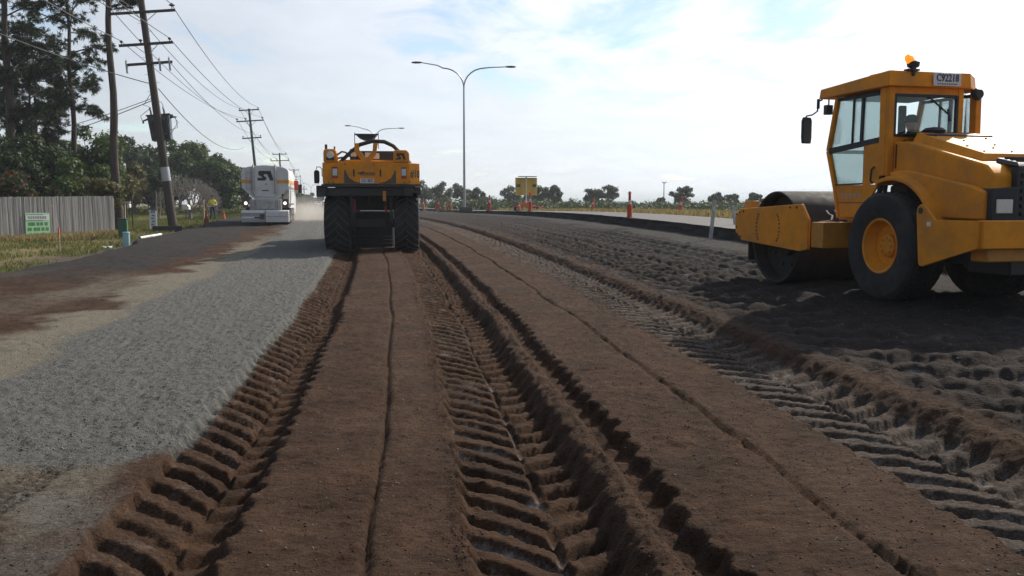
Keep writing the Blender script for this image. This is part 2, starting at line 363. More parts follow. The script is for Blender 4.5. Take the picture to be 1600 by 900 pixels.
# ------------------------------------------------------------------ ground materials
def soil_material():
    m, t, b = new_mat('soil'); ca = N('ShaderNodeVertexColor', t); ca.layer_name = 'mask'
    sp = N('ShaderNodeSeparateColor', t); L(ca.outputs[0], sp.inputs[0], t)
    tc = N('ShaderNodeTexCoord', t)
    def nz(s, d=6, r=.65):
        n = N('ShaderNodeTexNoise', t); n.inputs['Scale'].default_value = s; n.inputs['Detail'].default_value = d; n.inputs['Roughness'].default_value = r; L(tc.outputs['Object'], n.inputs['Vector'], t); return n.outputs[0]
    big, mid, fine, grit = nz(.55, 5), nz(5.5, 7), nz(38, 6, .7), nz(150, 3, .7)
    def ramp(s, a, b_, p0=.3, p1=.7):
        c = N('ShaderNodeValToRGB', t); c.color_ramp.elements[0].color = rgb(a); c.color_ramp.elements[1].color = rgb(b_); c.color_ramp.elements[0].position = p0; c.color_ramp.elements[1].position = p1; L(s, c.inputs[0], t); return c.outputs[0]
    def mix(f, a, b_):
        x = N('ShaderNodeMix', t, data_type='RGBA')
        if isinstance(f, float): x.inputs['Factor'].default_value = f
        else: L(f, x.inputs['Factor'], t)
        L(a, x.inputs[6], t); L(b_, x.inputs[7], t); return x.outputs[2]
    comb = MATH('ADD', MATH('MULTIPLY', mid, .35, tree=t), MATH('ADD', MATH('MULTIPLY', fine, .4, tree=t), MATH('MULTIPLY', grit, .25, tree=t), tree=t), tree=t)
    brown = ramp(comb, (.017, .0086, .0048), (.108, .057, .031), .37, .65)
    brown2 = ramp(comb, (.027, .016, .0105), (.116, .072, .047), .37, .65)
    brown = mix(MATH('MULTIPLY', ramp(big, (0, 0, 0), (1, 1, 1), .4, .65), .6, tree=t), brown, brown2)
    patch = ramp(nz(1.3, 4), (.70, .70, .70), (1.18, 1.18, 1.18), .34, .66); pm = N('ShaderNodeMix', t, data_type='RGBA', blend_type='MULTIPLY'); pm.inputs['Factor'].default_value = 1.0; L(brown, pm.inputs[6], t); L(patch, pm.inputs[7], t); brown = pm.outputs[2]
    speck = ramp(grit, (0, 0, 0), (1, 1, 1), .66, .78)
    brown = mix(MATH('MULTIPLY', speck, .35, tree=t), brown, ramp(mid, (.10, .078, .06), (.18, .15, .125)))
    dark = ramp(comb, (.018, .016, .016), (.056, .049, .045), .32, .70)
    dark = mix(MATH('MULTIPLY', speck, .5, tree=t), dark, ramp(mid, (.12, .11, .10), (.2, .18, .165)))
    gcomb = MATH('ADD', MATH('MULTIPLY', fine, .5, tree=t), MATH('MULTIPLY', grit, .5, tree=t), tree=t)
    gray = ramp(gcomb, (.055, .055, .051), (.190, .188, .174), .35, .64)
    tan = ramp(comb, (.15, .135, .105), (.25, .225, .175), .34, .66)
    white = ramp(comb, (.26, .255, .245), (.50, .49, .475), .34, .64)
    def soft(s, n, w=.3):   # break up a mask edge with noise
        a = MATH('ADD', s, MATH('MULTIPLY', MATH('SUBTRACT', n, .5, tree=t), w * 2, tree=t), tree=t)
        r = N('ShaderNodeMapRange', t, interpolation_type='SMOOTHSTEP'); r.inputs[1].default_value = .5 - w * .6; r.inputs[2].default_value = .5 + w * .6; L(a, r.inputs[0], t); return r.outputs[0]
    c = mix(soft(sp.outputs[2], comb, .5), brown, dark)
    c = mix(MATH('MULTIPLY', soft(ca.outputs['Alpha'], comb, .6), .85, tree=t), c, tan)
    c = mix(soft(sp.outputs[1], comb, .45), c, gray)
    c = mix(soft(sp.outputs[0], comb, .5), c, white)
    L(c, b.inputs['Base Color'], t); b.inputs['Roughness'].default_value = .95; b.inputs['Specular IOR Level'].default_value = .12
    mpv = N('ShaderNodeMapping', t); mpv.inputs['Scale'].default_value = (9, 34, 9); L(tc.outputs['Object'], mpv.inputs[0], t); cross = N('ShaderNodeTexNoise', t); cross.inputs['Scale'].default_value = 1.0; cross.inputs['Detail'].default_value = 6; cross.inputs['Roughness'].default_value = .7; L(mpv.outputs[0], cross.inputs['Vector'], t)
    fine = MATH('ADD', fine, MATH('MULTIPLY', cross.outputs[0], .8, tree=t), tree=t)
    h = MATH('ADD', MATH('MULTIPLY', fine, 1.0, tree=t), MATH('MULTIPLY', grit, .45, tree=t), tree=t)
    bp = N('ShaderNodeBump', t); bp.inputs['Strength'].default_value = .8; bp.inputs['Distance'].default_value = .045; L(h, bp.inputs['Height'], t); L(bp.outputs[0], b.inputs['Normal'], t)
soil_material()
def land_material():
    m, t, b = new_mat('land'); tc = N('ShaderNodeTexCoord', t); ca = N('ShaderNodeVertexColor', t); ca.layer_name = 'mask'; sp = N('ShaderNodeSeparateColor', t); L(ca.outputs[0], sp.inputs[0], t)
    def nz(s, d=6):
        n = N('ShaderNodeTexNoise', t); n.inputs['Scale'].default_value = s; n.inputs['Detail'].default_value = d; n.inputs['Roughness'].default_value = .68; L(tc.outputs['Object'], n.inputs['Vector'], t); return n.outputs[0]
    def ramp(s, a, b_, p0=.3, p1=.7):
        c = N('ShaderNodeValToRGB', t); c.color_ramp.elements[0].color = rgb(a); c.color_ramp.elements[1].color = rgb(b_); c.color_ramp.elements[0].position = p0; c.color_ramp.elements[1].position = p1; L(s, c.inputs[0], t); return c.outputs[0]
    def mix(f, a, b_):
        x = N('ShaderNodeMix', t, data_type='RGBA'); L(f, x.inputs['Factor'], t); L(a, x.inputs[6], t); L(b_, x.inputs[7], t); return x.outputs[2]
    a, c2 = nz(.5), nz(6)
    g = ramp(c2, (.045, .055, .016), (.13, .12, .045)); d = ramp(c2, (.10, .08, .04), (.24, .19, .10)); f = ramp(c2, (.05, .085, .028), (.10, .14, .045)); e = ramp(c2, (.045, .036, .028), (.11, .09, .07))
    col = mix(ramp(a, (0, 0, 0), (1, 1, 1), .38, .62), g, d)
    col = mix(sp.outputs[0], col, d); col = mix(sp.outputs[1], col, f); col = mix(sp.outputs[2], col, e)
    L(col, b.inputs['Base Color'], t); b.inputs['Roughness'].default_value = 1; b.inputs['Specular IOR Level'].default_value = .05
    bp = N('ShaderNodeBump', t); bp.inputs['Strength'].default_value = .6; bp.inputs['Distance'].default_value = .05; L(c2, bp.inputs['Height'], t); L(bp.outputs[0], b.inputs['Normal'], t)
land_material()

# ------------------------------------------------------------------ worked road bed with tyre ruts
def lug(ph, a=.10, b=.46, e=.10):
    p = ph - np.floor(ph); return sst(a - e, a + e * .6, p) * (1 - sst(b - e * .6, b + e, p))
PITCHL = .335
def rut(v, Y, uc, hw, dl, dr, gd=.055, wl=.10, wr=.16, jag=.07, ph0=0., mir=1, kang=.72):
    """a cleated-tyre rut: dl/dr depth at its two sides, gd cleat groove depth. returns (height, groove mask, inside mask)"""
    x = (v - uc) * mir; t = x / hw
    wob = .03 * vn(Y * 2.1, v * 3, 5)
    sm = .30 * hw                                    # the seam between the two rows of cleats lies off centre
    phL = (Y + kang * (x - sm) + .55 * (x - sm) ** 2 + wob) / PITCHL + ph0
    phR = (Y - .9 * kang * (x - sm) + wob) / PITCHL + ph0 + .5
    tip = .10 * vn(np.floor(phL) * 1.7, v * 0, 6)
    gL = lug(phL, .10, .52, .09) * sst(-1.22, -1.0, t) * (1 - sst(.22, .42, t + tip))
    gR = lug(phR, .10, .52, .10) * sst(.18, .36, t) * (1 - sst(1.0, 1.25, t))
    g = np.maximum(gL, gR)
    eL = hw * (1 + .10 * (lug(phL) - .5)) + .02 * vn(Y * 5, v * 0 + 3, 8)
    eR = hw + jag * (lug(phR, .05, .6, .18) - .5) + .02 * vn(Y * 6, v * 0 + 1, 9)
    inside = sst(-eL - wl, -eL, x) * (1 - sst(eR, eR + wr, x))
    dep = dl + (dr - dl) * sst(-1, .7, t)
    am = .95 + .40 * vn(v * 1.7, Y * 1.9, 55); return -dep * inside - gd * g * inside * am, g * inside, inside
def axis_pts(z):
    out = [z[0][0]]
    for a, b, d in z:
        n = max(1, int(round((b - a) / d))); out += list(a + (b - a) * (np.arange(n) + 1) / n)
    return np.array(out)
ROAD = {}
def road_h(u, Y):
    us, ys, h = ROAD['us'], ROAD['ys'], ROAD['h']
    i = np.clip(np.searchsorted(us, u) - 1, 0, len(us) - 2); j = np.clip(np.searchsorted(ys, Y) - 1, 0, len(ys) - 2)
    a = (u - us[i]) / (us[i + 1] - us[i]); c = (Y - ys[j]) / (ys[j + 1] - ys[j])
    return (h[j, i] * (1 - a) + h[j, i + 1] * a) * (1 - c) + (h[j + 1, i] * (1 - a) + h[j + 1, i + 1] * a) * c
def make_roadbed():
    us = axis_pts([(-14, -9.5, .12), (-9.5, -5, .06), (-5, -1.75, .021), (-1.75, -.8, .014), (-.8, .45, .024), (.45, 2.05, .014), (2.05, 3.35, .026), (3.35, 5.2, .016), (5.2, 8.8, .024), (8.8, 10.5, .06)])
    ys = [-6.]
    while ys[-1] < 2.5: ys.append(ys[-1] + .1)
    while ys[-1] < 75: ys.append(ys[-1] + max(.014, .0040 * ys[-1]))
    ys = np.array(ys)
    U, Y = np.meshgrid(us, ys)
    v = U + .035 * fbm(Y * .45, U * 0, 2, 3)          # tracks wander a little
    X = XC(Y) + U
    soil_clods = np.maximum(fbm(X * 9, Y * 9, 3, 21), 0) ** 2
    h = .006 * fbm(X * 1.6, Y * 1.6, 3, 2) + .0045 * fbm(X * 14, Y * 14, 3, 4)
    lim = np.zeros_like(h); gry = np.zeros_like(h); drk = np.zeros_like(h)
    # ruts of the last pass and of the pass before
    h1, g1, i1 = rut(v, Y, -1.24, .33, .05, .16, .07, .05, .13, .05, .2)
    h2, g2, i2 = rut(v, Y, .98, .40, .07, .14, .085, .06, .17, .03, 0.)
    h3, g3, i3 = rut(v, Y, 3.92, .46, .06, .11, .08, .06, .24, .05, .35)
    # crumbly rim on the inside edge of rut 2
    rim = np.exp(-((v - .55) / .06) ** 2) * .03 * (1 + .9 * vn(Y * 3.6, U * 2, 31))
    # ridge between the passes and the remnant rut beyond it
    rc = v - .03 * vn(Y * 1.5, U * 0, 12)
    ridge = np.maximum(0, 1 - np.abs(rc - 1.625) / np.where(rc < 1.625, .17, .10)) * (.034 + .012 * vn(Y * 2.5, U * 3, 13)) + .016 * np.exp(-((rc - 1.62) / .10) ** 2) * fbm(X * 13, Y * 11, 3, 56)
    edge4 = 1.83 + .07 * (lug((Y - .8 * (v - 1.7)) / PITCHL, .05, .6, .25) - .3) + .03 * vn(Y * 5, U * 0, 14)
    tr4 = sst(1.66, 1.76, v) * (1 - sst(edge4, edge4 + .11, v))
    h4 = -.115 * tr4
    h5 = np.exp(-((v - 4.74 - .05 * vn(Y * 1.2, U * 0, 16)) / .15) ** 2) * (.016 + .014 * vn(Y * 2.1, U * 3, 17) + .012 * fbm(X * 7, Y * 7, 3, 59))
    # narrow lines left in the middle of each pass
    lw = .018 + .006 * vn(Y * 3, U * 0, 18)
    l1 = np.exp(-((v + .02 * vn(Y * 1.1, U * 0, 19)) / (lw * 1.15)) ** 2) * .050
    l2 = np.exp(-((v - 2.76 + .02 * vn(Y * 1.3, U * 0, 20)) / (lw * 1.3)) ** 2) * .045 * (1 + .5 * vn(Y * 5, U * 5, 22))
    l2b = np.exp(-((v - 2.82) / .05) ** 2) * .018 * np.maximum(vn(Y * 6, U * 9, 23), 0)
    # many-times-driven patch: overlapping cleat prints
    lat = sst(4.72, 4.95, v) * (1 - sst(8.3, 9.3, v + .5 * vn(Y * .4, U * 0, 24)))
    lat = lat * (1 - .5 * sst(26, 46, Y))
    wx = v + .03 * fbm(X * .4, Y * .4, 2, 25); wy = Y + .05 * fbm(X * .5, Y * .5, 2, 26)
    lumps = 0 * v; gl = 0 * v
    for k_, (uc_, w_, dd_, p_, m_) in enumerate(((5.30, .38, .05, .1, 1), (6.08, .40, .04, .45, -1), (6.84, .38, .045, .2, 1), (7.62, .40, .03, .7, -1), (8.38, .38, .03, .3, 1))):
        hh, gg, ii = rut(wx, wy * .86, uc_, w_, dd_, dd_ * 1.2, .10, .10, .12, .05, p_, m_, .62)
        f_ = .85 + .35 * vn(Y * .35, U * 0 + k_, 62); lumps = lumps + hh * f_; gl = np.maximum(gl, gg)
    row = np.floor(wx / .58); po = (row % 2) * .5 + .04 * _hash(row, row * 0, 66)
    pads = np.cos(2 * np.pi * (wy / .78 + po + .30 * (wx / .58 - row))) * np.abs(np.sin(np.pi * wx / .58)) ** .5
    lumps = lumps * .38 + .066 * pads * (1 + .25 * fbm(X * .5, Y * .5, 2, 67)) + .01 + .009 * fbm(X * 2.2, Y * 2.2, 3, 29) + .006 * fbm(X * 11, Y * 11, 2, 42)
    # grey lime-dusted strip, rough
    gz = sst(-4.5, -3.7, v + .25 * fbm(X * .6, Y * .6, 2, 30)) * (1 - sst(-1.62, -1.45, v)) * sst(6.0, 7.1, Y + .35 * vn(X * 1.3, Y * 0, 32))
    rough = .009 * fbm(X * 5.5, Y * 5, 2, 33) + .024 * (.4 - np.abs(fbm(X * 12, Y * 12, 2, 34))) + .010 * fbm(X * 26, Y * 26, 2, 57) - .012 * np.exp(-((v + 2.35) / .16) ** 2) - .012 * np.exp(-((v + 3.3) / .16) ** 2)
    # churned left side
    lz = 1 - sst(-4.6, -3.6, v)
    ch = .03 * fbm(X * .7, Y * .5, 3, 35) + .02 * np.maximum(fbm(X * 3.1, Y * 2.3, 3, 36), .2)
    # tread print of a truck tyre at lower left
    tread = 0
    for uc, kk in ((-2.45, 1), (-3.35, -1)):
        tt = (v - uc - .04 * (Y - 5)) / .17
        tread = tread + (1 - sst(.85, 1.05, np.abs(tt))) * lug((Y + .35 * kk * np.abs(v - uc)) / .085, .1, .55, .15) * lug(tt * 1.6 + .3, .05, .85, .08) * (1 - sst(6.0, 6.8, Y))
    nr = 1 - np.clip(i1 + i2 + i3 + tr4, 0, 1)
    h = h + h1 + h2 + h3 + h4 + h5 + ridge + rim * .6 - (l1 + l2 - l2b) * nr + lat * lumps + gz * (rough + .03) + lz * ch * (1 - gz) - .032 * tread + .010 * soil_clods * (1 - gz)
    # wall faces crumble a little
    h = h + .012 * fbm(X * 16, Y * 16, 2, 37) * np.clip(tr4 + i2 * sst(.6, 1.0, (v - .96) / .37) + i1 * sst(.6, 1., (v + 1.22) / .31), 0, 1)
    slope = np.clip(np.abs(np.gradient(h, axis=1)) / np.gradient(us)[None, :] * 2.0, 0, 1)
    h = h + (.0035 + .007 * slope) * fbm(X * 24, Y * 24, 2, 63) * (Y < 30)
    z = ZB(X, Y) + h
    ROAD['us'], ROAD['ys'], ROAD['h'] = us, ys, h
    # sink the outer edges under the neighbouring ground
    z = z - .5 * (1 - sst(-9.9 + .5 * 1, -8.9, U + .4 * fbm(X * .35, Y * .35, 2, 38)))
    # masks
    n1 = fbm(X * .8, Y * .8, 3, 40)
    gry = np.clip(gz * 1.15, 0, 1)
    gry = np.maximum(gry, .0 * sst(-6.0, -4.4, v + .6 * n1) * (1 - sst(-4.2, -3.2, v)) * sst(6, 9, Y))     # dust drifted beside the strip
    gry = np.maximum(gry, .50 * (1 - sst(-1.7, -1.5, v)) * sst(-3.2, -2.2, v) * (1 - sst(6, 7.4, Y)) * (n1 * .5 + .5))
    tan = .95 * sst(-5.3, -4.5, v + .5 * n1) * (1 - sst(-4.1, -3.5, v)) * sst(6.5, 8.5, Y) * (1 - .6 * sst(24, 40, Y)) + .55 * sst(-6.5, -2, v) * (1 - sst(-2, -1.6, v)) * sst(4.6, 6.0, Y + n1) * (1 - sst(6.6, 8, Y)) + .50 * (1 - sst(-5, -4, v)) * sst(-.5, .6, fbm(X * .5, Y * .22, 2, 64)) * (1 - sst(18, 26, Y))
    lim = np.maximum(lim, sst(-1.85, -1.60, v) * (1 - sst(-1.46, -1.36, v)) * sst(6.6, 7.4, Y) * (.03 + .22 * lug((Y + .8 * (v + 1.22)) / PITCHL + .2, .5, .95, .1)))
    lim = np.maximum(lim, i1 * .24 * sst(-.3, .5, fbm(X * 4, Y * 4, 2, 43)) * (1 - sst(-1.2, -1.0, v)))
    lim = np.maximum(lim, (i2 * (1 - g2) * .18 + g2 * .52) * sst(-1.1, .6, fbm(X * 5, Y * 5, 2, 44)) * (1 - sst(1.05, 1.3, v)))
    lim = np.maximum(lim, (i3 * .20 + g3 * .22) * sst(-1.4, .5, fbm(X * 5, Y * 5, 2, 45)))
    lim = np.maximum(lim, lat * .34 * sst(-.2, .8, fbm(X * 2.2, Y * 3.3, 2, 46)) * (1 - sst(5.8, 8.4, v)) * (.35 + .65 * gl))
    gry = np.maximum(gry, .42 * i3 + .16 * lat * (1 - sst(6.2, 8.8, v)))
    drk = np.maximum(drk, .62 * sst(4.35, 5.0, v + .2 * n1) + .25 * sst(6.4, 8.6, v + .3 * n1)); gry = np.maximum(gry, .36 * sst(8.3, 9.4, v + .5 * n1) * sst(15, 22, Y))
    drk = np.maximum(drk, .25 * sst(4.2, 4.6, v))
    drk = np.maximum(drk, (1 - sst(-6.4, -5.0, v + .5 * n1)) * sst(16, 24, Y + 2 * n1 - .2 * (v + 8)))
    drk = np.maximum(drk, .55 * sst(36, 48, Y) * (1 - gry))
    A = np.stack([np.clip(lim, 0, 1), np.clip(gry, 0, 1), np.clip(drk, 0, 1), np.clip(tan, 0, 1)], -1)
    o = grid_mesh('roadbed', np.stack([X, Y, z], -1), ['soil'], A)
    tag(o, 'brown graded road bed with cleated tyre ruts and a grey lime strip', None, None, 'structure')
    # far continuation
    us = np.linspace(-14, 10.5, 50); ys = np.concatenate([np.linspace(74, 200, 50), np.linspace(206, 900, 60)])
    U, Y = np.meshgrid(us, ys); X = XC(Y) + U
    z = ZB(X, Y) - .01 - .5 * (1 - sst(-10, -8.9, U))
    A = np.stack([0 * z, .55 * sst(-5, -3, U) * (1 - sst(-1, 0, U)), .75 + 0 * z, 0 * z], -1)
    o = grid_mesh('far_road', np.stack([X, Y, z], -1), ['soil'], A); tag(o, 'far stretch of the road bed running to the horizon', None, None, 'structure')
make_roadbed()

def make_land():
    def sym(a): a = np.array(a); return a
    us = np.concatenate([-np.geomspace(4200, 42, 34), np.linspace(-40, -10, 76), np.linspace(-9.6, 10.2, 12), np.linspace(10.45, 10.95, 3), np.linspace(11.5, 40, 40), np.geomspace(42, 4200, 34)])
    ys = np.concatenate([-np.geomspace(900, 12, 14), np.linspace(-10, 110, 170), np.geomspace(112, 6000, 50)])
    U, Y = np.meshgrid(us, ys); X = XC(np.minimum(Y, 300)) + U
    Ue = X - XC(Y)
    z = ZT(X, Y) + .05 * fbm(X * .3, Y * .3, 3, 50) * sst(10, 14, np.abs(Ue)) + .02 * fbm(X * 1.3, Y * 1.3, 2, 51)
    z = z + .25 * np.exp(-((Ue + 20) / 5) ** 2) * fbm(X * .12, Y * .12, 2, 52) * sst(30, 60, Y)
    # far land settles a little below eye level
    z = np.where(Y > 300, .95, z) 
    dry = np.clip(sst(14, 15, Ue) * (1 - sst(40, 60, Ue)) + .75 * (1 - sst(-12.5, -9.5, Ue)) * sst(-24, -14, Ue) * (1 - sst(33, 40, Y)), 0, 1)
    fld = np.clip(sst(60, 80, np.abs(Ue)) * (Ue > 0) + sst(200, 400, Y) * (Ue > 20), 0, 1)
    er = sst(-11.6, -9.4, Ue + .8 * fbm(X * .4, Y * .4, 2, 53)) * (Ue < 0)
    A = np.stack([dry, fld, er, np.ones_like(z)], -1)
    o = grid_mesh('ground', np.stack([X, Y, z], -1), ['land'], A); tag(o, 'grassy flat ground reaching to the horizon', None, None, 'structure')
make_land()

def make_old_road():
    ys = np.concatenate([np.arange(-8, 60, .22), np.arange(60, 140, .8), np.geomspace(141, 900, 60)])
    us = np.array([10.42, 10.6, 11.2, 11.9, 12.6, 13.3, 14.0, 14.4])
    U, Y = np.meshgrid(us, ys)
    U = U + (U < 10.5) * (.06 * fbm(Y * 1.3, U * 0, 3, 60)); X = XC(Y) + U
    Z = ZR(Y) - .12 * (U > 14.2)
    o = grid_mesh('road', np.stack([X, Y, Z], -1), ['asphalt']); tag(o, 'old grey asphalt carriageway kept above the excavation', None, None, 'structure')
    # cut face
    k = np.linspace(0, 1, 9); K, Y = np.meshgrid(k, ys)
    top = 10.42 + .06 * fbm(Y * 1.3, Y * 0, 3, 60)
    U = top - .10 * (1 - K) - .10 * (1 - K) ** 3 + .05 * fbm(Y * 2.2, K * 5, 3, 61) * (K < .97) + .03 * sst(.70, .76, K) * (K < .99)
    U = np.where(K >= .99, top + .02, U)
    X = XC(Y) + U; Z0 = ZB(XC(Y) + 10.3, Y) - .12; Z = Z0 + (ZR(Y) - .003 - Z0) * K
    A = np.zeros(X.shape + (4,)); A[..., 2] = .95
    o = grid_mesh('cut_bank', np.stack([X, Y, Z], -1), ['soil'], A); tag(o, 'dark cut face of the excavation below the old carriageway', None, None, 'structure')
make_old_road()

# loose clods lying on the bed
def make_clods(name, mat, zones, label, seed, smin, smax, pw=5):
    r = np.random.RandomState(seed)
    base = np.array([(1, 0, 0), (0, 1, 0), (-1, 0, 0), (0, -1, 0), (0, 0, 1), (0, 0, -.6)], float)
    bf = np.array([(0, 1, 4), (1, 2, 4), (2, 3, 4), (3, 0, 4), (1, 0, 5), (2, 1, 5), (3, 2, 5), (0, 3, 5)])
    U = []; Yy = []
    for (a, b, n, y0, y1) in zones:
        U.append(a + (b - a) * r.rand(n)); Yy.append(y0 + (y1 - y0) * r.rand(n) ** 2.0)
    U = np.concatenate(U); Y = np.concatenate(Yy); n = len(U); X = XC(Y) + U
    s = smin + (smax - smin) * r.rand(n) ** pw * (.5 + .5 * r.rand(n)); z = ZB(X, Y) + road_h(U, Y) + s * .15
    P = base[None] * (s[:, None] * (.65 + .6 * r.rand(n, 6)))[..., None]; th = r.rand(n) * 6.283; ct, st = np.cos(th)[:, None], np.sin(th)[:, None]
    Q = np.stack([P[..., 0] * ct - P[..., 1] * st, P[..., 0] * st + P[..., 1] * ct, P[..., 2] * .8], -1) + np.stack([X, Y, z], -1)[:, None]
    F = (bf[None] + (np.arange(n) * 6)[:, None, None]).reshape(-1, 3)
    me = bpy.data.meshes.new(name); me.vertices.add(n * 6); me.vertices.foreach_set('co', Q.reshape(-1).astype(np.float32)); me.loops.add(len(F) * 3); me.loops.foreach_set('vertex_index', F.reshape(-1).astype(np.int32)); me.polygons.add(len(F)); me.polygons.foreach_set('loop_start', np.arange(0, len(F) * 3, 3, dtype=np.int32)); me.update(calc_edges=True); me.materials.append(MATS[mat])
    o = bpy.data.objects.new(name, me); COL.objects.link(o); tag(o, label, 'gravel', None, 'stuff')
simple('soil_clod', (.075, .048, .035), .95, var=.5, scale=3, spec=.1)
simple('grey_stone', (.17, .16, .145), .9, var=.45, scale=3, spec=.15)
make_clods('gravel', 'soil_clod', [(-.9, .56, 5000, 3.5, 22), (1.88, 3.45, 6000, 3.5, 22), (1.42, 1.9, 5000, 3.5, 20), (.45, .65, 2500, 3.5, 18), (4.2, 5.3, 5000, 5, 26), (-1.0, -.8, 1500, 3.5, 18), (-8.4, -4.4, 5000, 8, 30), (-4.4, -1.6, 2500, 3.5, 7)], 'small loose brown clods scattered over the road bed', 3, .003, .013, 4)
make_clods('gravel', 'grey_stone', [(-4.6, -1.6, 7000, 6.6, 30), (5.2, 10.2, 6000, 7, 32), (1.9, 3.45, 900, 3.5, 20), (-.9, .5, 500, 3.5, 16)], 'small grey stones on the lime strip and rolled ground', 4, .004, .016, 4)
# ------------------------------------------------------------------ people
def person_mesh(name, J, E_, hands=(), ground=None):
    """J: joint -> (x,y,z,r); E_: edges. Skin + subsurf, baked into one mesh."""
    names = list(J); me = bpy.data.meshes.new(name)
    me.from_pydata([J[k][:3] for k in names], [(names.index(a), names.index(b)) for a, b in E_], [])
    o = bpy.data.objects.new(name, me); COL.objects.link(o)
    o.modifiers.new('skin', 'SKIN'); me.skin_vertices  # layer is created with the modifier
    if not me.skin_vertices: raise RuntimeError('no skin layer')
    for i, k in enumerate(names):
        r = J[k][3]; me.skin_vertices[0].data[i].radius = (r, r * (J[k][4] if len(J[k]) > 4 else 1))
        me.skin_vertices[0].data[i].use_root = (k == 'pelvis')
    sb = o.modifiers.new('sub', 'SUBSURF'); sb.levels = 2; sb.render_levels = 2
    bpy.context.view_layer.update()
    m2 = bpy.data.meshes.new_from_object(o.evaluated_get(bpy.context.evaluated_depsgraph_get()))
    bpy.data.objects.remove(o)
    mb = MB(); mb.v = [tuple(v.co) for v in m2.vertices]; mb.f = [tuple(p.vertices) for p in m2.polygons]; mb.m = [0] * len(mb.f)
    for (w, d, side) in hands:       # wrist, direction of the hand, thumb side
        w = Vector(w); d = Vector(d).normalized(); s = Vector(side).normalized(); n = d.cross(s)
        mb.tube([w, w + d * .05, w + d * .09], [.028, .042, .036], 8, 0)
        for q, (off, ln) in enumerate(((-.030, .062), (-.010, .078), (.011, .073), (.031, .058))):
            b = w + d * .085 + s * off
            mb.tube([b, b + d * ln * .5 + n * .006, b + d * ln * .85 + n * .022], [.0095, .009, .007], 6, 0)
        mb.tube([w + d * .025 + s * -.036, w + d * .06 + s * -.068, w + d * .09 + s * -.075 + n * .012], [.012, .011, .008], 6, 0)
    return mb
def standing_worker(name, loc, rz, label):
    root = empty(name, loc, rz, label, 'person')
    J = dict(pelvis=(0, 0, .96, .15, .8), waist=(0, .0, 1.10, .14, .8), chest=(0, .01, 1.32, .165, .75), neck0=(0, .0, 1.48, .075), neck=(0, .02, 1.53, .058), head=(0, .03, 1.62, .085, 1.15), crown=(0, .03, 1.70, .075, 1.15),
             hl=(-.10, 0, .90, .10), kl=(-.13, .03, .50, .07), al=(-.15, -.02, .10, .045), fl=(-.16, .12, .045, .042), hr=(.10, 0, .90, .10), kr=(.13, .05, .50, .07), ar=(.16, .0, .10, .045), fr=(.18, .14, .045, .042),
             sl=(-.19, 0, 1.41, .075), el=(-.30, -.02, 1.16, .052), wl=(-.17, .16, 1.10, .035), sr=(.19, 0, 1.41, .075), er=(.29, -.03, 1.15, .052), wr=(.16, .17, 1.08, .035))
    E_ = [('pelvis', 'waist'), ('waist', 'chest'), ('chest', 'neck0'), ('neck0', 'neck'), ('neck', 'head'), ('head', 'crown'), ('pelvis', 'hl'), ('hl', 'kl'), ('kl', 'al'), ('al', 'fl'), ('pelvis', 'hr'), ('hr', 'kr'), ('kr', 'ar'), ('ar', 'fr'),
          ('chest', 'sl'), ('sl', 'el'), ('el', 'wl'), ('chest', 'sr'), ('sr', 'er'), ('er', 'wr')]
    mb = person_mesh(name, J, E_, [((-.17, .16, 1.10), (.9, .5, -.1), (0, 0, -1)), ((.16, .17, 1.08), (-.9, .5, 0), (0, 0, -1))])
    mb.box(-.010, .010, .105, .135, 1.595, 1.635)       # nose
    for s in (-1, 1): mb.lathe([(-.008, .012), (.008, .016)], (s * .088, .02, 1.62), 'x', 6)   # ears
    ms = []
    for f in mb.f:
        c = sum((Vector(mb.v[i]) for i in f), Vector()) / len(f)
        arm = abs(c.x) > .21 or (c.y > .10 and c.z > 1.0)
        ms.append(3 if c.z < .12 else 2 if c.z < 1.0 and not arm else (0 if c.z > 1.50 or (arm and c.z < 1.22 and c.y > .02 and c.z > 1.0) else 1))
    mb.m = ms
    b = mb.build('body', ['skin', 'hivis_yellow', 'denim', 'boots'], root)
    h = MB(); h.lathe([(0, .115), (.012, .12), (.03, .098), (.09, .085), (.115, .05), (.12, 0)], (0, .03, 1.675), 'z', 16); h.box(-.075, .075, .10, .20, 1.675, 1.69); h.build('hat', 'dark_cloth', root)
    v = MB()
    for z in (1.14, 1.20): v.lathe([(-.018, .152), (.018, .154)], (0, .0, z), 'z', 20)
    v.build('reflective_band', 'reflective', root)
    return root
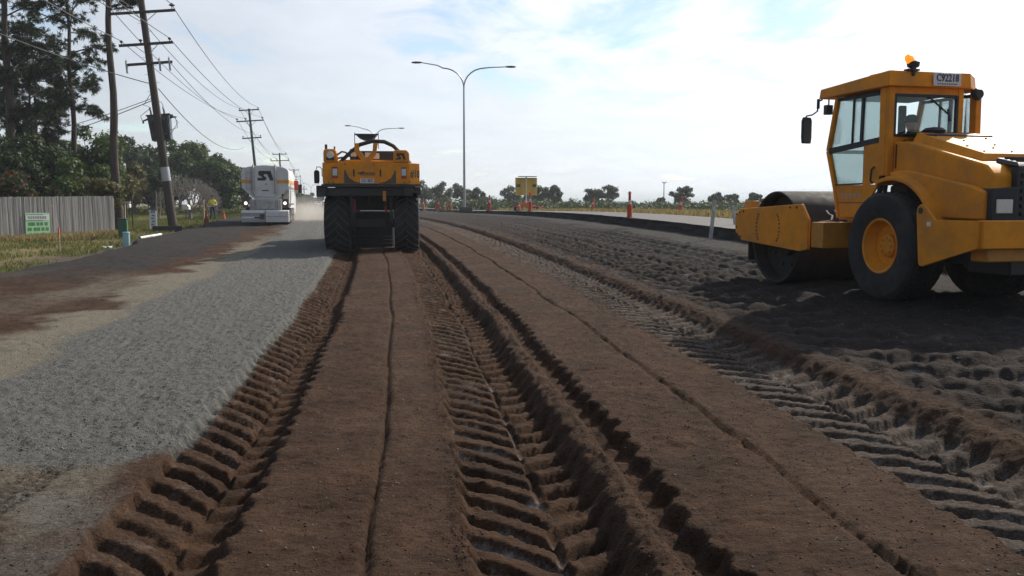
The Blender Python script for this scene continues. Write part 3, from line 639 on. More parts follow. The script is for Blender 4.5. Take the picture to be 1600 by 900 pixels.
def seated_driver(parent_loc, rz, label):
    root = empty('person', parent_loc, rz, label, 'person')
    J = dict(pelvis=(0, 0, .10, .15, .8), waist=(0, -.02, .26, .145, .8), chest=(0, -.02, .50, .17, .78), neck0=(0, 0, .66, .08), neck=(0, .02, .71, .06), head=(0, .035, .80, .09, 1.12), crown=(0, .03, .88, .08, 1.12),
             hl=(-.10, .06, .09, .095), kl=(-.15, .46, .12, .07), al=(-.15, .55, -.28, .045), fl=(-.15, .68, -.32, .042), hr=(.10, .06, .09, .095), kr=(.15, .46, .12, .07), ar=(.15, .55, -.28, .045), fr=(.15, .68, -.32, .042),
             sl=(-.20, 0, .58, .08), el=(-.28, .18, .36, .054), wl=(-.14, .42, .42, .036), sr=(.20, 0, .58, .08), er=(.28, .18, .36, .054), wr=(.14, .42, .42, .036))
    E_ = [('pelvis', 'waist'), ('waist', 'chest'), ('chest', 'neck0'), ('neck0', 'neck'), ('neck', 'head'), ('head', 'crown'), ('pelvis', 'hl'), ('hl', 'kl'), ('kl', 'al'), ('al', 'fl'), ('pelvis', 'hr'), ('hr', 'kr'), ('kr', 'ar'), ('ar', 'fr'),
          ('chest', 'sl'), ('sl', 'el'), ('el', 'wl'), ('chest', 'sr'), ('sr', 'er'), ('er', 'wr')]
    mb = person_mesh('driver', J, E_, [((-.14, .42, .42), (.2, .9, .1), (-1, 0, 0)), ((.14, .42, .42), (-.2, .9, .1), (1, 0, 0))])
    mb.box(-.010, .010, .115, .145, .775, .815)
    for s in (-1, 1): mb.lathe([(-.008, .012), (.008, .017)], (s * .092, .02, .80), 'x', 6)
    ms = []
    for f in mb.f:
        c = sum((Vector(mb.v[i]) for i in f), Vector()) / len(f)
        ms.append(2 if c.z < .16 else (0 if c.z > .69 or c.y > .25 else 1))
    mb.m = ms; mb.build('body', ['skin', 'pale_shirt', 'denim'], root)
    h = MB(); h.lathe([(0, .10), (.04, .104), (.10, .085), (.125, .04), (.128, 0)], (0, .03, .83), 'z', 16); h.box(-.07, .07, .10, .22, .835, .85); h.build('cap', 'dark_cloth', root)
    return root

# ------------------------------------------------------------------ wheels
def ag_wheel(parent, c, r, w, lugs=20, hub='black_paint', ph=0.):
    root = MB(); hw = w / 2
    prof = [(-hw * .80, r * .55), (-hw * .98, r * .68), (-hw, r * .84), (-hw * .93, r * .91), (-hw * .55, r * .945), (0, r * .955), (hw * .55, r * .945), (hw * .93, r * .91), (hw, r * .84), (hw * .98, r * .68), (hw * .80, r * .55)]
    root.lathe(prof, c, 'x', 48, caps=False)
    for side in (-1, 1):
        for k in range(lugs):
            t0 = 2 * math.pi * (k + (.5 if side > 0 else 0)) / lugs + ph
            prev = None; st = []
            for q in range(5):
                f = q / 4.; x = side * (-.04 * w + f * hw * 1.01); t = t0 + .42 * f
                rb = r * (.95 - .035 * f * f); rt = r * (1.0 - .022 * f * f) if f < .99 else r * .955
                wd = .030 + .006 * f
                st.append([(x, t - wd, rb - .02), (x, t + wd, rb - .02), (x, t + wd * .72, rt), (x, t - wd * .72, rt)])
            vs = [(c[0] + x, c[1] + rr * math.cos(t), c[2] + rr * math.sin(t)) for s4 in st for (x, t, rr) in s4]
            fs = [(i * 4 + j, i * 4 + (j + 1) % 4, i * 4 + 4 + (j + 1) % 4, i * 4 + 4 + j) for i in range(4) for j in range(4)] + [(3, 2, 1, 0), (16, 17, 18, 19)]
            root.add(vs, fs, 1)
    ty = root.build('wheel', ['rubber', 'rubber_lug'], parent, ang=30)
    h = MB(); 
    h.lathe([(-hw * .82, r * .56), (-hw * .78, r * .50), (-hw * .2, r * .44), (-hw * .15, .0)], c, 'x', 32, caps=False); h.lathe([(hw * .15, 0), (hw * .2, r * .44), (hw * .78, r * .50), (hw * .82, r * .56)], c, 'x', 32, caps=False)
    for sd in (-1, 1):
        for k in range(8): h.lathe([(-.02, .022), (.02, .022)], (c[0] + sd * hw * .22, c[1] + .22 * math.cos(k * .785), c[2] + .22 * math.sin(k * .785)), 'x', 6)
    h.build('rim', hub, ty)
    return ty
def flat_wheel(parent, c, r, w, rim_mat, rows=7, nb=46, rim_r=.52, sink=0.):
    b = MB(); hw = w / 2
    b.lathe([(-hw * .86, r * rim_r), (-hw * .99, r * .66), (-hw, r * .82), (-hw * .95, r * .93), (-hw * .84, r * .975), (0, r * .985), (hw * .84, r * .975), (hw * .95, r * .93), (hw, r * .82), (hw * .99, r * .66), (hw * .86, r * rim_r)], c, 'x', 56, caps=False)
    for i in range(rows):                              # low tread blocks
        x = c[0] + (-1 + 2 * (i + .5) / rows) * hw * .86; bw = hw * .86 / rows * .78
        for k in range(nb):
            t = 2 * math.pi * (k + (i % 2) * .5) / nb; dt = math.pi / nb * .74; sk = .25 * dt * (1 if i % 2 else -1)
            r0 = r * .965; r1 = r * (1.0 if abs(i - (rows - 1) / 2) < rows / 2 - .6 else .985)
            vs = []
            for rr in (r0, r1):
                for (dx, tt) in ((-bw, t - dt + sk), (bw, t - dt - sk), (bw, t + dt - sk), (-bw, t + dt + sk)): vs.append((x + dx, c[1] + rr * math.cos(tt), c[2] + rr * math.sin(tt)))
            b.add(vs, ((4, 5, 6, 7), (0, 1, 5, 4), (1, 2, 6, 5), (2, 3, 7, 6), (3, 0, 4, 7)))
    ty = b.build('wheel', 'rubber', parent, ang=30)
    h = MB(); R0 = r * rim_r
    for s in (-1, 1):
        h.lathe([(s * hw * .90, R0 * 1.03), (s * hw * .93, R0 * 1.0), (s * hw * .88, R0 * .93), (s * hw * .60, R0 * .88), (s * hw * .50, R0 * .80), (s * hw * .30, R0 * .76), (s * hw * .22, R0 * .40)], c, 'x', 40, caps=False)
    rm = h.build('rim', rim_mat, ty, fix=True)
    g = MB()
    for s in (-1, 1):
        g.lathe([(s * hw * .05, R0 * .75), (s * hw * .24, R0 * .44), (s * hw * .46, R0 * .42), (s * hw * .50, R0 * .38), (s * hw * .52, 0)], c, 'x', 24, caps=False)
        for k in range(8): g.lathe([(s * hw * .45, .018), (s * hw * .58, .018), (s * hw * .58, 0)], (c[0], c[1] + R0 * .3 * math.cos(k * .785), c[2] + R0 * .3 * math.sin(k * .785)), 'x', 6)
    g.build('hub', rim_mat, ty)
    return ty

# ------------------------------------------------------------------ road roller
def make_roller():
    rz = math.atan2(.235, .972); X0, Y0 = 6.53, 13.4
    z0 = zb(X0, Y0) - .01
    root = empty('road_roller', (X0, Y0, z0), rz, 'large yellow single-drum road roller with an enclosed cab', 'road roller')
    f3 = lambda: MB()
    for x in (-.85, .85): flat_wheel(root, (x, 0, .80), .80, .60, 'yellow', 7, 44, .50)
    # drum
    b = MB(); rd = .83; dc = (0, 3.05, rd - .01)
    b.lathe([(-1.04, rd - .045), (-1.06, rd - .03), (-1.06, rd - .004), (-1.045, rd), (1.045, rd), (1.06, rd - .004), (1.06, rd - .03), (1.04, rd - .045), (.80, rd - .05), (.78, .34), (.86, .32), (.86, .0)], dc, 'x', 72, caps=False)
    b.lathe([(-1.04, rd - .045), (-.80, rd - .05), (-.78, .34), (-.86, .32), (-.86, .0)], dc, 'x', 72, caps=False)
    drum = b.build('drum', 'steel_drum', root, ang=40, fix=True)
    b = MB()
    for s in (-1, 1):
        for k in range(10): b.lathe([(s * .76, .03), (s * .84, .03), (s * .84, 0)], (0, dc[1] + .52 * math.cos(k * .628), dc[2] + .52 * math.sin(k * .628)), 'x', 6)
    b.build('bolt', 'black_paint', drum)
    # drum frame
    pl = [(1.76, .66), (1.76, 1.16), (1.98, 1.42), (4.10, 1.33), (4.28, 1.17), (4.28, .92), (4.02, .73), (2.0, .62)]
    fr = MB(); fr.box(-1.18, 1.18, 4.20, 4.34, .86, 1.20); fr.box(-1.16, 1.16, 1.40, 1.74, .70, 1.12); fr.box(-.36, .36, .55, 1.45, .62, 1.05)
    frame = fr.build('drum_frame', 'yellow_dusty', root, .012)
    for s in (-1, 1):
        p = MB(); p.prism(pl, s * 1.16, s * 1.22); 
        side = p.build('side_plate', 'yellow', root, .01)
        q = MB()
        for k in range(9):
            t = -1.1 + k * 2.2 / 8
            for sg in (-1, 1): q.lathe([(s * 1.215, .016), (s * 1.232, .016), (s * 1.232, 0)], (0, 3.05 + sg * .30 + sg * .10 * math.cos(t * 1.2), 1.0 + .26 * math.sin(t)), 'x', 6)
        for (yy, zz) in ((4.2, 1.22), (4.1, 1.26), (3.95, 1.28), (4.22, .98), (4.05, .80), (2.1, 1.36), (2.3, 1.36)): q.lathe([(s * 1.215, .02), (s * 1.235, .02), (s * 1.235, 0)], (0, yy, zz), 'x', 6)
        q.build('bolt', 'black_paint', side)
    b = MB(); b.box(.72, 1.14, 4.0, 4.32, 1.20, 1.44); b.box(-1.02, -.84, 4.05, 4.3, 1.34, 1.48); b.build('frame_block', 'yellow_dusty', root, .012)
    b = MB(); b.box(-1.05, 1.05, 4.02, 4.06, .35, 1.0); b.build('scraper', 'black_paint', root)
    b = MB()
    for k in range(5):
        x = -.95 + k * .16
        b.tube([(x, 1.5, 1.14), (x + .1, 1.62, 1.22 + .02 * k), (x + .22, 1.9, 1.24), (x + .3, 2.1, 1.30)], .018, 6); b.tube([(x, 1.5, 1.14), (x + .3, 1.2, 1.16), (x + .5, .7, 1.05)], .018, 6)
    b.build('hydraulic_hose', 'hose', root)
    b = MB()
    r_ = random.Random(4)
    for k in range(30):
        c = Vector((r_.uniform(-1.1, -.2), r_.uniform(1.42, 1.72), 1.125)); s_ = r_.uniform(.015, .05); b.box(c.x - s_, c.x + s_, c.y - s_ * .7, c.y + s_ * .7, c.z, c.z + s_ * .5, 0)
    b.build('debris', 'offwhite_dirty', frame)
    # chassis
    b = MB(); b.box(-.52, .52, -1.75, .85, .58, 1.22); b.tube([(-.8, 0, .80), (.8, 0, .80)], .17, 16); b.box(-.6, .6, -1.95, -1.2, .50, 1.0)
    b.build('chassis', 'black_paint', root, .015)
    # engine body with wheel arch
    arc = [(math.cos(a) * .97, .80 + math.sin(a) * .97) for a in [R(155.6 - k * (155.6 - 73.2) / 12) for k in range(13)]]
    poly = [(.28, 1.73), (.28, 2.36), (-.1, 2.33), (-1.60, 1.93), (-1.74, 1.80), (-1.74, 1.205)] + arc[0:-1]
    b = MB(); b.prism(poly, -.74, .74)
    body = b.build('engine_hood', 'yellow', root, .035, seg=3)
    b = MB(); b.hexa([(-.60, -1.34, 2.0), (.60, -1.34, 2.0), (.64, -.02, 2.34), (-.64, -.02, 2.34), (-.50, -1.30, 2.10), (.50, -1.30, 2.10), (.58, -.04, 2.47), (-.58, -.04, 2.47)])
    top = b.build('hood_top', 'yellow', root, .012)
    b = MB()
    for (x, y) in ((-.42, -1.2), (0, -1.22), (.42, -1.2), (-.44, -.9), (.1, -.8), (-.2, -.55), (.3, -.4), (-.47, -.3), (-.1, -1.0)):
        z = 2.10 + (y + 1.30) * (.37 / 1.26) + .004; b.lathe([(0, .018), (.012, .018), (.014, 0)], (x, y, z), 'z', 8)
    b.build('bolt', 'black_paint', top)
    b = MB(); b.hexa([(-.54, -.26, 2.395), (.54, -.26, 2.395), (.56, .24, 2.47), (-.56, .24, 2.47), (-.54, -.26, 2.425), (.54, -.26, 2.425), (.56, .24, 2.51), (-.56, .24, 2.51)]); b.build('vent_panel', 'black_plastic', root, .006)
    for s in (-1, 1):       # arch flare
        b = MB(); n = 14; st = []
        for k in range(n + 1):
            a = R(158 - k * 88 / n); st.append([(s * .735, .955 * math.cos(a), .80 + .955 * math.sin(a)), (s * .99, .965 * math.cos(a), .80 + .965 * math.sin(a)), (s * .99, 1.015 * math.cos(a), .80 + 1.015 * math.sin(a)), (s * .735, 1.10 * math.cos(a), .80 + 1.10 * math.sin(a))])
        vs = [p for q in st for p in q]; fs = [(i * 4 + j, i * 4 + (j + 1) % 4, i * 4 + 4 + (j + 1) % 4, i * 4 + 4 + j) for i in range(n) for j in range(4)] + [(0, 1, 2, 3), (n * 4 + 3, n * 4 + 2, n * 4 + 1, n * 4)]
        b.add(vs, fs); b.build('wheel_arch', 'yellow', root, .008)
        arc2 = [(math.cos(a_) * 1.0, .80 + math.sin(a_) * 1.0) for a_ in [R(155 - k * 62 / 9) for k in range(10)]]
        b = MB(); b.prism([(-1.72, 1.21)] + arc2 + [(.16, 1.80), (.20, 1.90), (-.2, 1.92), (-1.5, 1.66), (-1.72, 1.58)], s * .735, s * .855); b.build('side_shoulder', 'yellow', root, .03, seg=3)
    b = MB(); b.bar((-.745, .20, 1.95), (-.745, .20, 2.30), .012, .02); b.bar((-.745, .20, 2.30), (-.60, .20, 2.37), .012, .02); b.build('panel_seam', 'black_plastic', root)
    # rear: grille, lamps
    b = MB(); b.box(-.46, .46, -1.84, -1.72, 1.205, 1.90); b.hexa([(-.46, -1.84, 1.90), (.46, -1.84, 1.90), (.46, -1.45, 1.97), (-.46, -1.45, 1.97), (-.42, -1.78, 1.96), (.42, -1.78, 1.96), (.42, -1.42, 2.035), (-.42, -1.42, 2.035)])
    gr = b.build('grille', 'black_plastic', root, .01)
    b = MB()
    for k in range(6): b.box(-.40, .40, -1.866, -1.835, 1.27 + k * .10, 1.315 + k * .10)
    for k in range(3): b.box(-.36, .36, -1.74 + k * .1, -1.69 + k * .1, 1.97 + .018 * k, 2.005 + .018 * k)
    b.build('louvre', 'black_paint', gr)
    b = MB(); b.box(.22, .34, -1.872, -1.866, 1.23, 1.27); b.build('label_plate', 'plate', gr)
    for s in (-1, 1):
        b = MB(); b.hexa([(s * .455, -1.86, 1.20), (s * .80, -1.80, 1.20), (s * .80, -1.58, 1.20), (s * .455, -1.58, 1.20), (s * .455, -1.86, 1.64), (s * .80, -1.80, 1.62), (s * .80, -1.58, 1.62), (s * .455, -1.58, 1.64)])
        lc = b.build('lamp_cluster', 'black_plastic', root, .012)
        b = MB(); b.hexa([(s * .53, -1.865, 1.30), (s * .74, -1.825, 1.30), (s * .74, -1.80, 1.30), (s * .53, -1.84, 1.30), (s * .53, -1.865, 1.48), (s * .74, -1.825, 1.48), (s * .74, -1.80, 1.48), (s * .53, -1.84, 1.48)]); b.build('work_lamp', 'clear_lens', lc, .008)
        b = MB(); b.box(s * .735 if s > 0 else -.765, s * .765 if s > 0 else -.735, -1.56, -1.43, 1.25, 1.48); b.build('tail_lamp', 'red_lens', root, .006)
        # bumper wing
        b = MB(); b.prism([(-.90, 1.30), (-.92, 1.38), (-.98, 1.42), (-1.05, 1.39), (-1.27, 1.21), (-2.05, 1.21), (-2.05, .86), (-1.05, .57), (-.99, .58), (-.97, .62)], s * 1.17, s * 1.21)
        w = b.build('bumper_wing', 'yellow', root, .006)
        b = MB(); b.lathe([(s * 1.205, .045), (s * 1.216, .045), (s * 1.216, 0)], (0, -.985, 1.33), 'x', 16); b.build('lifting_eye', 'black_paint', w)
        b = MB(); b.box(min(s * 1.211, s * 1.216), max(s * 1.211, s * 1.216), -1.2, -1.12, 1.12, 1.18); b.build('sticker', 'plate', w)
    b = MB(); b.box(-1.172, 1.172, -2.10, -1.98, .855, 1.214); b.build('bumper', 'yellow', root, .015)
    b = MB(); b.box(-1.0, 1.0, -2.0, -1.7, .68, .86); b.build('counterweight', 'yellow_dusty', root, .02)
    # cab
    def bars(name, segs, w, mat, par=root, bev=.006):
        m = MB()
        for (a, c) in segs: m.bar(a, c, w, w)
        return m.build(name, mat, par, bev)
    cab = MB(); cab.box(-.78, .78, .30, 1.52, 1.14, 1.26); floor = cab.build('cab_floor', 'yellow', root, .012)
    for s in (-1, 1):
        x = s * .80
        fr_ = [(x, 1.64, 3.16), (x, 1.86, 2.30), (x, 1.64, 1.70), (x, 1.50, 1.20)]
        post = MB()
        for i in range(3): post.bar(fr_[i], fr_[i + 1], .07, .07)
        post.build('front_pillar', 'yellow', root, .008)
        post = MB(); post.bar((x, .40, 1.85), (x, .42, 3.18), .10, .14); post.build('rear_pillar', 'yellow', root, .01)
        d = MB(); d.prism([(.46, 1.76), (.88, 1.70), (.88, 2.37), (.48, 2.41)], x - s * .015, x + s * .02); d.prism([(.50, 1.72), (.95, 1.20), (1.50, 1.20), (1.63, 1.72), (.88, 1.72)], x - s * .016, x + s * .019)
        door = d.build('door', 'yellow', root, .006)
        d = MB(); d.bar((x, .47, 2.40), (x, 1.84, 2.30), .05, .085); d.bar((x, .47, 2.42), (x, .50, 3.10), .035, .05); d.bar((x, .98, 2.40), (x, .96, 3.10), .035, .06); d.bar((x, 1.22, 2.38), (x, 1.2, 3.10), .03, .03); d.bar((x, .5, 3.1), (x, 1.64, 3.12), .04, .05); d.bar((x, .88, 1.74), (x, .88, 2.38), .03, .03); d.bar((x, .88, 1.74), (x, 1.66, 1.73), .03, .03)
        d.build('window_frame', 'black_plastic', door, .004)
        d = MB(); d.prism([(.50, 2.42), (1.80, 2.32), (1.62, 3.12), (.50, 3.10)], x - s * .004, x + s * .004); d.build('window', 'cab_glass', door, smooth=False)
        d = MB(); d.prism([(.90, 1.76), (1.64, 1.74), (1.80, 2.28), (.90, 2.36)], x - s * .004, x + s * .004); d.build('window', 'cab_glass', door, smooth=False)
        d = MB(); d.tube([(x + s * .03, .62, 1.74), (x + s * .07, .62, 1.78), (x + s * .07, .60, 1.95), (x + s * .03, .60, 1.99)], .016, 6); d.build('door_handle', 'black_plastic', door)
        if s < 0:
            M = face_M((x - .021, 1.18, 1.55), (0, -1, 0), (0, 0, 1)); d = MB()
            for k in range(5): d.box(-.26 + k * .11, -.18 + k * .11, -.035, -.018, 0, .002, 0, M); d.box(-.26 + k * .11, -.18 + k * .11, -.006, .008, 0, .002, 0, M); d.box(-.26 + k * .11, -.18 + k * .11, .02, .036, 0, .002, 0, M)
            d.build('lettering', 'cream_ink', door)
            d = MB(); d.bar((x - .018, .58, 1.44), (x - .018, 1.58, 1.44), .006, .012); d.bar((x - .018, .47, 1.78), (x - .018, .38, 2.44), .012, .03); d.build('door_seam', 'black_plastic', door)
    # front screen
    d = MB(); d.hexa([(-.76, 1.855, 2.30), (.76, 1.855, 2.30), (.76, 1.865, 2.30), (-.76, 1.865, 2.30), (-.74, 1.64, 3.14), (.74, 1.64, 3.14), (.74, 1.65, 3.14), (-.74, 1.65, 3.14)]); d.build('windscreen', 'cab_glass', root, smooth=False)
    d = MB(); d.hexa([(-.76, 1.50, 1.30), (.76, 1.50, 1.30), (.76, 1.51, 1.30), (-.76, 1.51, 1.30), (-.76, 1.855, 2.28), (.76, 1.855, 2.28), (.76, 1.865, 2.28), (-.76, 1.865, 2.28)]); d.build('windscreen', 'cab_glass', root, smooth=False)
    bars('front_crossbar', [((-.78, 1.86, 2.29), (.78, 1.86, 2.29))], .06, 'black_plastic')
    # rear wall and rear window, right corner chamfered
    d = MB(); d.box(-.82, .42, .28, .34, 1.74, 2.44); d.box(-.82, .42, .282, .338, 3.06, 3.20); d.box(-.84, -.74, .27, .36, 1.85, 3.20); d.box(.36, .46, .27, .36, 1.85, 3.20); d.hexa([(.44, .28, 1.74), (.84, .66, 1.74), (.82, .70, 1.74), (.42, .34, 1.74), (.44, .28, 2.40), (.84, .66, 2.40), (.82, .70, 2.40), (.42, .34, 2.40)])
    rw = d.build('rear_wall', 'yellow', root, .01)
    d = MB(); d.bar((-.74, .29, 2.45), (.36, .29, 2.45), .05, .04); d.bar((-.74, .29, 3.05), (.36, .29, 3.05), .05, .04); d.bar((-.735, .29, 2.44), (-.735, .29, 3.06), .05, .04); d.bar((.355, .29, 2.44), (.355, .29, 3.06), .05, .04); d.bar((.82, .64, 2.40), (.80, .66, 3.14), .03, .03)
    d.build('window_frame', 'black_plastic', rw, .004)
    d = MB(); d.box(-.73, .35, .29, .297, 2.46, 3.05); d.build('window', 'cab_glass', rw, smooth=False)
    d = MB(); d.hexa([(.46, .30, 2.41), (.82, .64, 2.41), (.815, .645, 2.41), (.455, .305, 2.41), (.46, .30, 3.14), (.81, .64, 3.14), (.805, .645, 3.14), (.455, .305, 3.14)]); d.build('window', 'cab_glass', rw, smooth=False)
    d = MB(); d.bar((-.15, .275, 3.03), (.20, .272, 2.78), .02, .02); d.bar((.18, .27, 2.86), (.24, .27, 2.68), .018, .03); d.bar((-.7, .26, 2.462), (.1, .262, 2.470), .02, .02); d.build('wiper', 'black_plastic', rw)
    # roof
    plan = [(-.92, .20), (.52, .20), (.94, .58), (.94, 2.02), (-.92, 2.02)]
    d = MB(); vs = []
    for (x, y) in plan: vs.append((x, y, 3.17 if y < 1.5 else 3.17))
    for (x, y) in plan: vs.append((x * .985, y + (.02 if y < 1 else -.02), 3.40 if y < 1.5 else 3.33))
    d.add(vs, [(4, 3, 2, 1, 0), (5, 6, 7, 8, 9)] + [(i, (i + 1) % 5, 5 + (i + 1) % 5, 5 + i) for i in range(5)])
    d.hexa([(-.80, .34, 3.38), (.80, .62, 3.38), (.80, .95, 3.37), (-.80, .95, 3.37), (-.74, .36, 3.43), (.74, .64, 3.43), (.74, .90, 3.43), (-.74, .90, 3.43)])
    roof = d.build('roof', 'yellow', root, .016)
    d = MB(); d.box(-.165, .315, .176, .196, 3.19, 3.385); plate = d.build('number_plate', 'plate', roof, .004)
    text_mesh('lettering', 'C92218', .155, 'plate_ink', plate, face_M((.075, .172, 3.305), (1, 0, 0), (0, 0, 1)), .002, .003, .80)
    d = MB()
    for k in range(9): d.box(-.10 + k * .04, -.075 + k * .04, .170, .174, 3.212, 3.226)
    d.build('small_print', 'plate_ink', plate)
    d = MB(); d.bar((-.50, .22, 3.33), (-.50, .20, 3.46), .05, .05); d.box(-.60, -.40, .19, .30, 3.40, 3.43); d.lathe([(0, .03), (.03, .085), (.09, .095), (.115, .07)], (-.46, .27, 3.44), 'z', 18)
    bp = d.build('beacon_base', 'black_plastic', roof, .005)
    M = Matrix.Translation((-.50, .27, 3.545)) @ Matrix.Rotation(R(-42), 4, 'Y')
    d = MB(); d.lathe([(0, .060), (.05, .062), (.09, .052), (.118, .028), (.125, 0)], (0, 0, 0), 'z', 20); d.v = [tuple(M @ Vector(p)) for p in d.v]; d.build('beacon_lens', 'beacon_amber', bp)
    d = MB(); d.lathe([(-.06, .07), (0, .10), (.06, .06), (.07, 0)], (.72, .30, 3.10), 'y', 14); d.build('work_lamp', 'black_plastic', roof)
    # mirrors
    d = MB(); d.tube([(-.88, 1.98, 3.16), (-.90, 2.06, 3.14), (-.90, 2.08, 2.98), (-.98, 2.10, 2.92), (-1.08, 2.12, 2.90), (-1.10, 2.12, 2.84)], .014, 6); d.tube([(-.90, 2.06, 3.18), (-.90, 2.06, 3.02)], .026, 8)
    ar = d.build('mirror_arm', 'black_plastic', root)
    d = MB(); d.prism([(-.085, -.22), (.085, -.22), (.10, -.12), (.10, .16), (.07, .22), (-.07, .22), (-.10, .16), (-.10, -.12)], -.025, .03, 'y', 0, Matrix.Translation((-1.07, 2.12, 2.66)) @ Matrix.Rotation(R(14), 4, 'Z')); d.build('mirror', 'black_plastic', ar, .01)
    d = MB(); d.box(-.80, -.68, 1.96, 2.06, 2.92, 3.08); d.tube([(-.74, 2.0, 3.06), (-.74, 2.0, 3.18)], .014, 6); d.build('work_lamp', 'black_plastic', root, .02)
    # inside
    d = MB(); d.box(-.26, .26, .62, 1.08, 1.72, 1.86); d.box(-.26, .26, .50, .64, 1.80, 2.46); d.box(-.17, .17, 1.0, 1.1, 1.25, 1.72); d.box(-.2, .2, .60, 1.0, 1.25, 1.73); seat = d.build('seat', 'seat_fabric', root, .04, seg=3)
    d = MB(); d.tube([(0, 1.50, 1.26), (0, 1.36, 2.10)], .035, 8)
    pts = [(.20 * math.cos(t), 1.36 + .07 * math.sin(t), 2.12 + .19 * math.sin(t) * .5) for t in [k * 2 * math.pi / 20 for k in range(21)]]; d.tube(pts, .015, 6); d.bar((-.2, 1.36, 2.12), (.2, 1.36, 2.12), .03, .02); d.build('steering_wheel', 'black_plastic', root)
    d = MB(); d.box(.30, .50, 1.05, 1.42, 1.26, 2.15); d.box(.28, .50, .55, 1.0, 1.26, 2.05); d.box(.30, .42, 1.52, 1.60, 2.3, 3.05); d.build('console', 'black_plastic', root, .02)
    d = MB(); d.box(-.70, .50, .36, 1.60, 3.10, 3.165); d.build('cab_lining', 'black_plastic', root)
    # air intake mushroom beside the rear window
    d = MB(); d.lathe([(0, .05), (.06, .05), (.06, .15), (.11, .17), (.15, .12), (.165, 0)], (-.22, .06, 2.40), 'z', 20); d.build('air_intake', 'black_plastic', root)
    # driver
    Mw = Matrix.Translation((X0, Y0, z0)) @ Matrix.Rotation(rz, 4, 'Z')
    seated_driver(Mw @ Vector((-.02, .80, 1.87)), rz, 'driver in cap and pale shirt seated in the roller cab')
make_roller()

# ------------------------------------------------------------------ emblem strokes shared by spreader and stabiliser
SHAPE_S = [(.00, .00), (.50, .00), (.62, .09), (.63, .26), (.52, .40), (.42, .46), (.43, .62), (.62, .62), (.83, .00), (1.02, .02), (.88, .92), (.14, .92), (.07, .80), (.07, .52), (.14, .44), (.34, .28), (.33, .22), (.00, .22)]
SHAPE_S = [(0.00, 0.0), (.46, 0.0), (.56, .14), (.56, .32), (.40, .50), (.42, .66), (.62, .66), (.79, 0.0), (1.02, 0.02), (.84, 1.0), (.12, 1.0), (.06, .86), (.06, .58), (.30, .36), (.30, .28), (0, .28)]
def emblem(par, loc, right, up, w, h, mat='ink'):
    M = face_M(loc, right, up); d = MB(); d.prism([((x - .5) * w, (y - .5) * h) for x, y in SHAPE_S], 0, .003, 'z', 0, M); return d.build('emblem', mat, par, smooth=False)

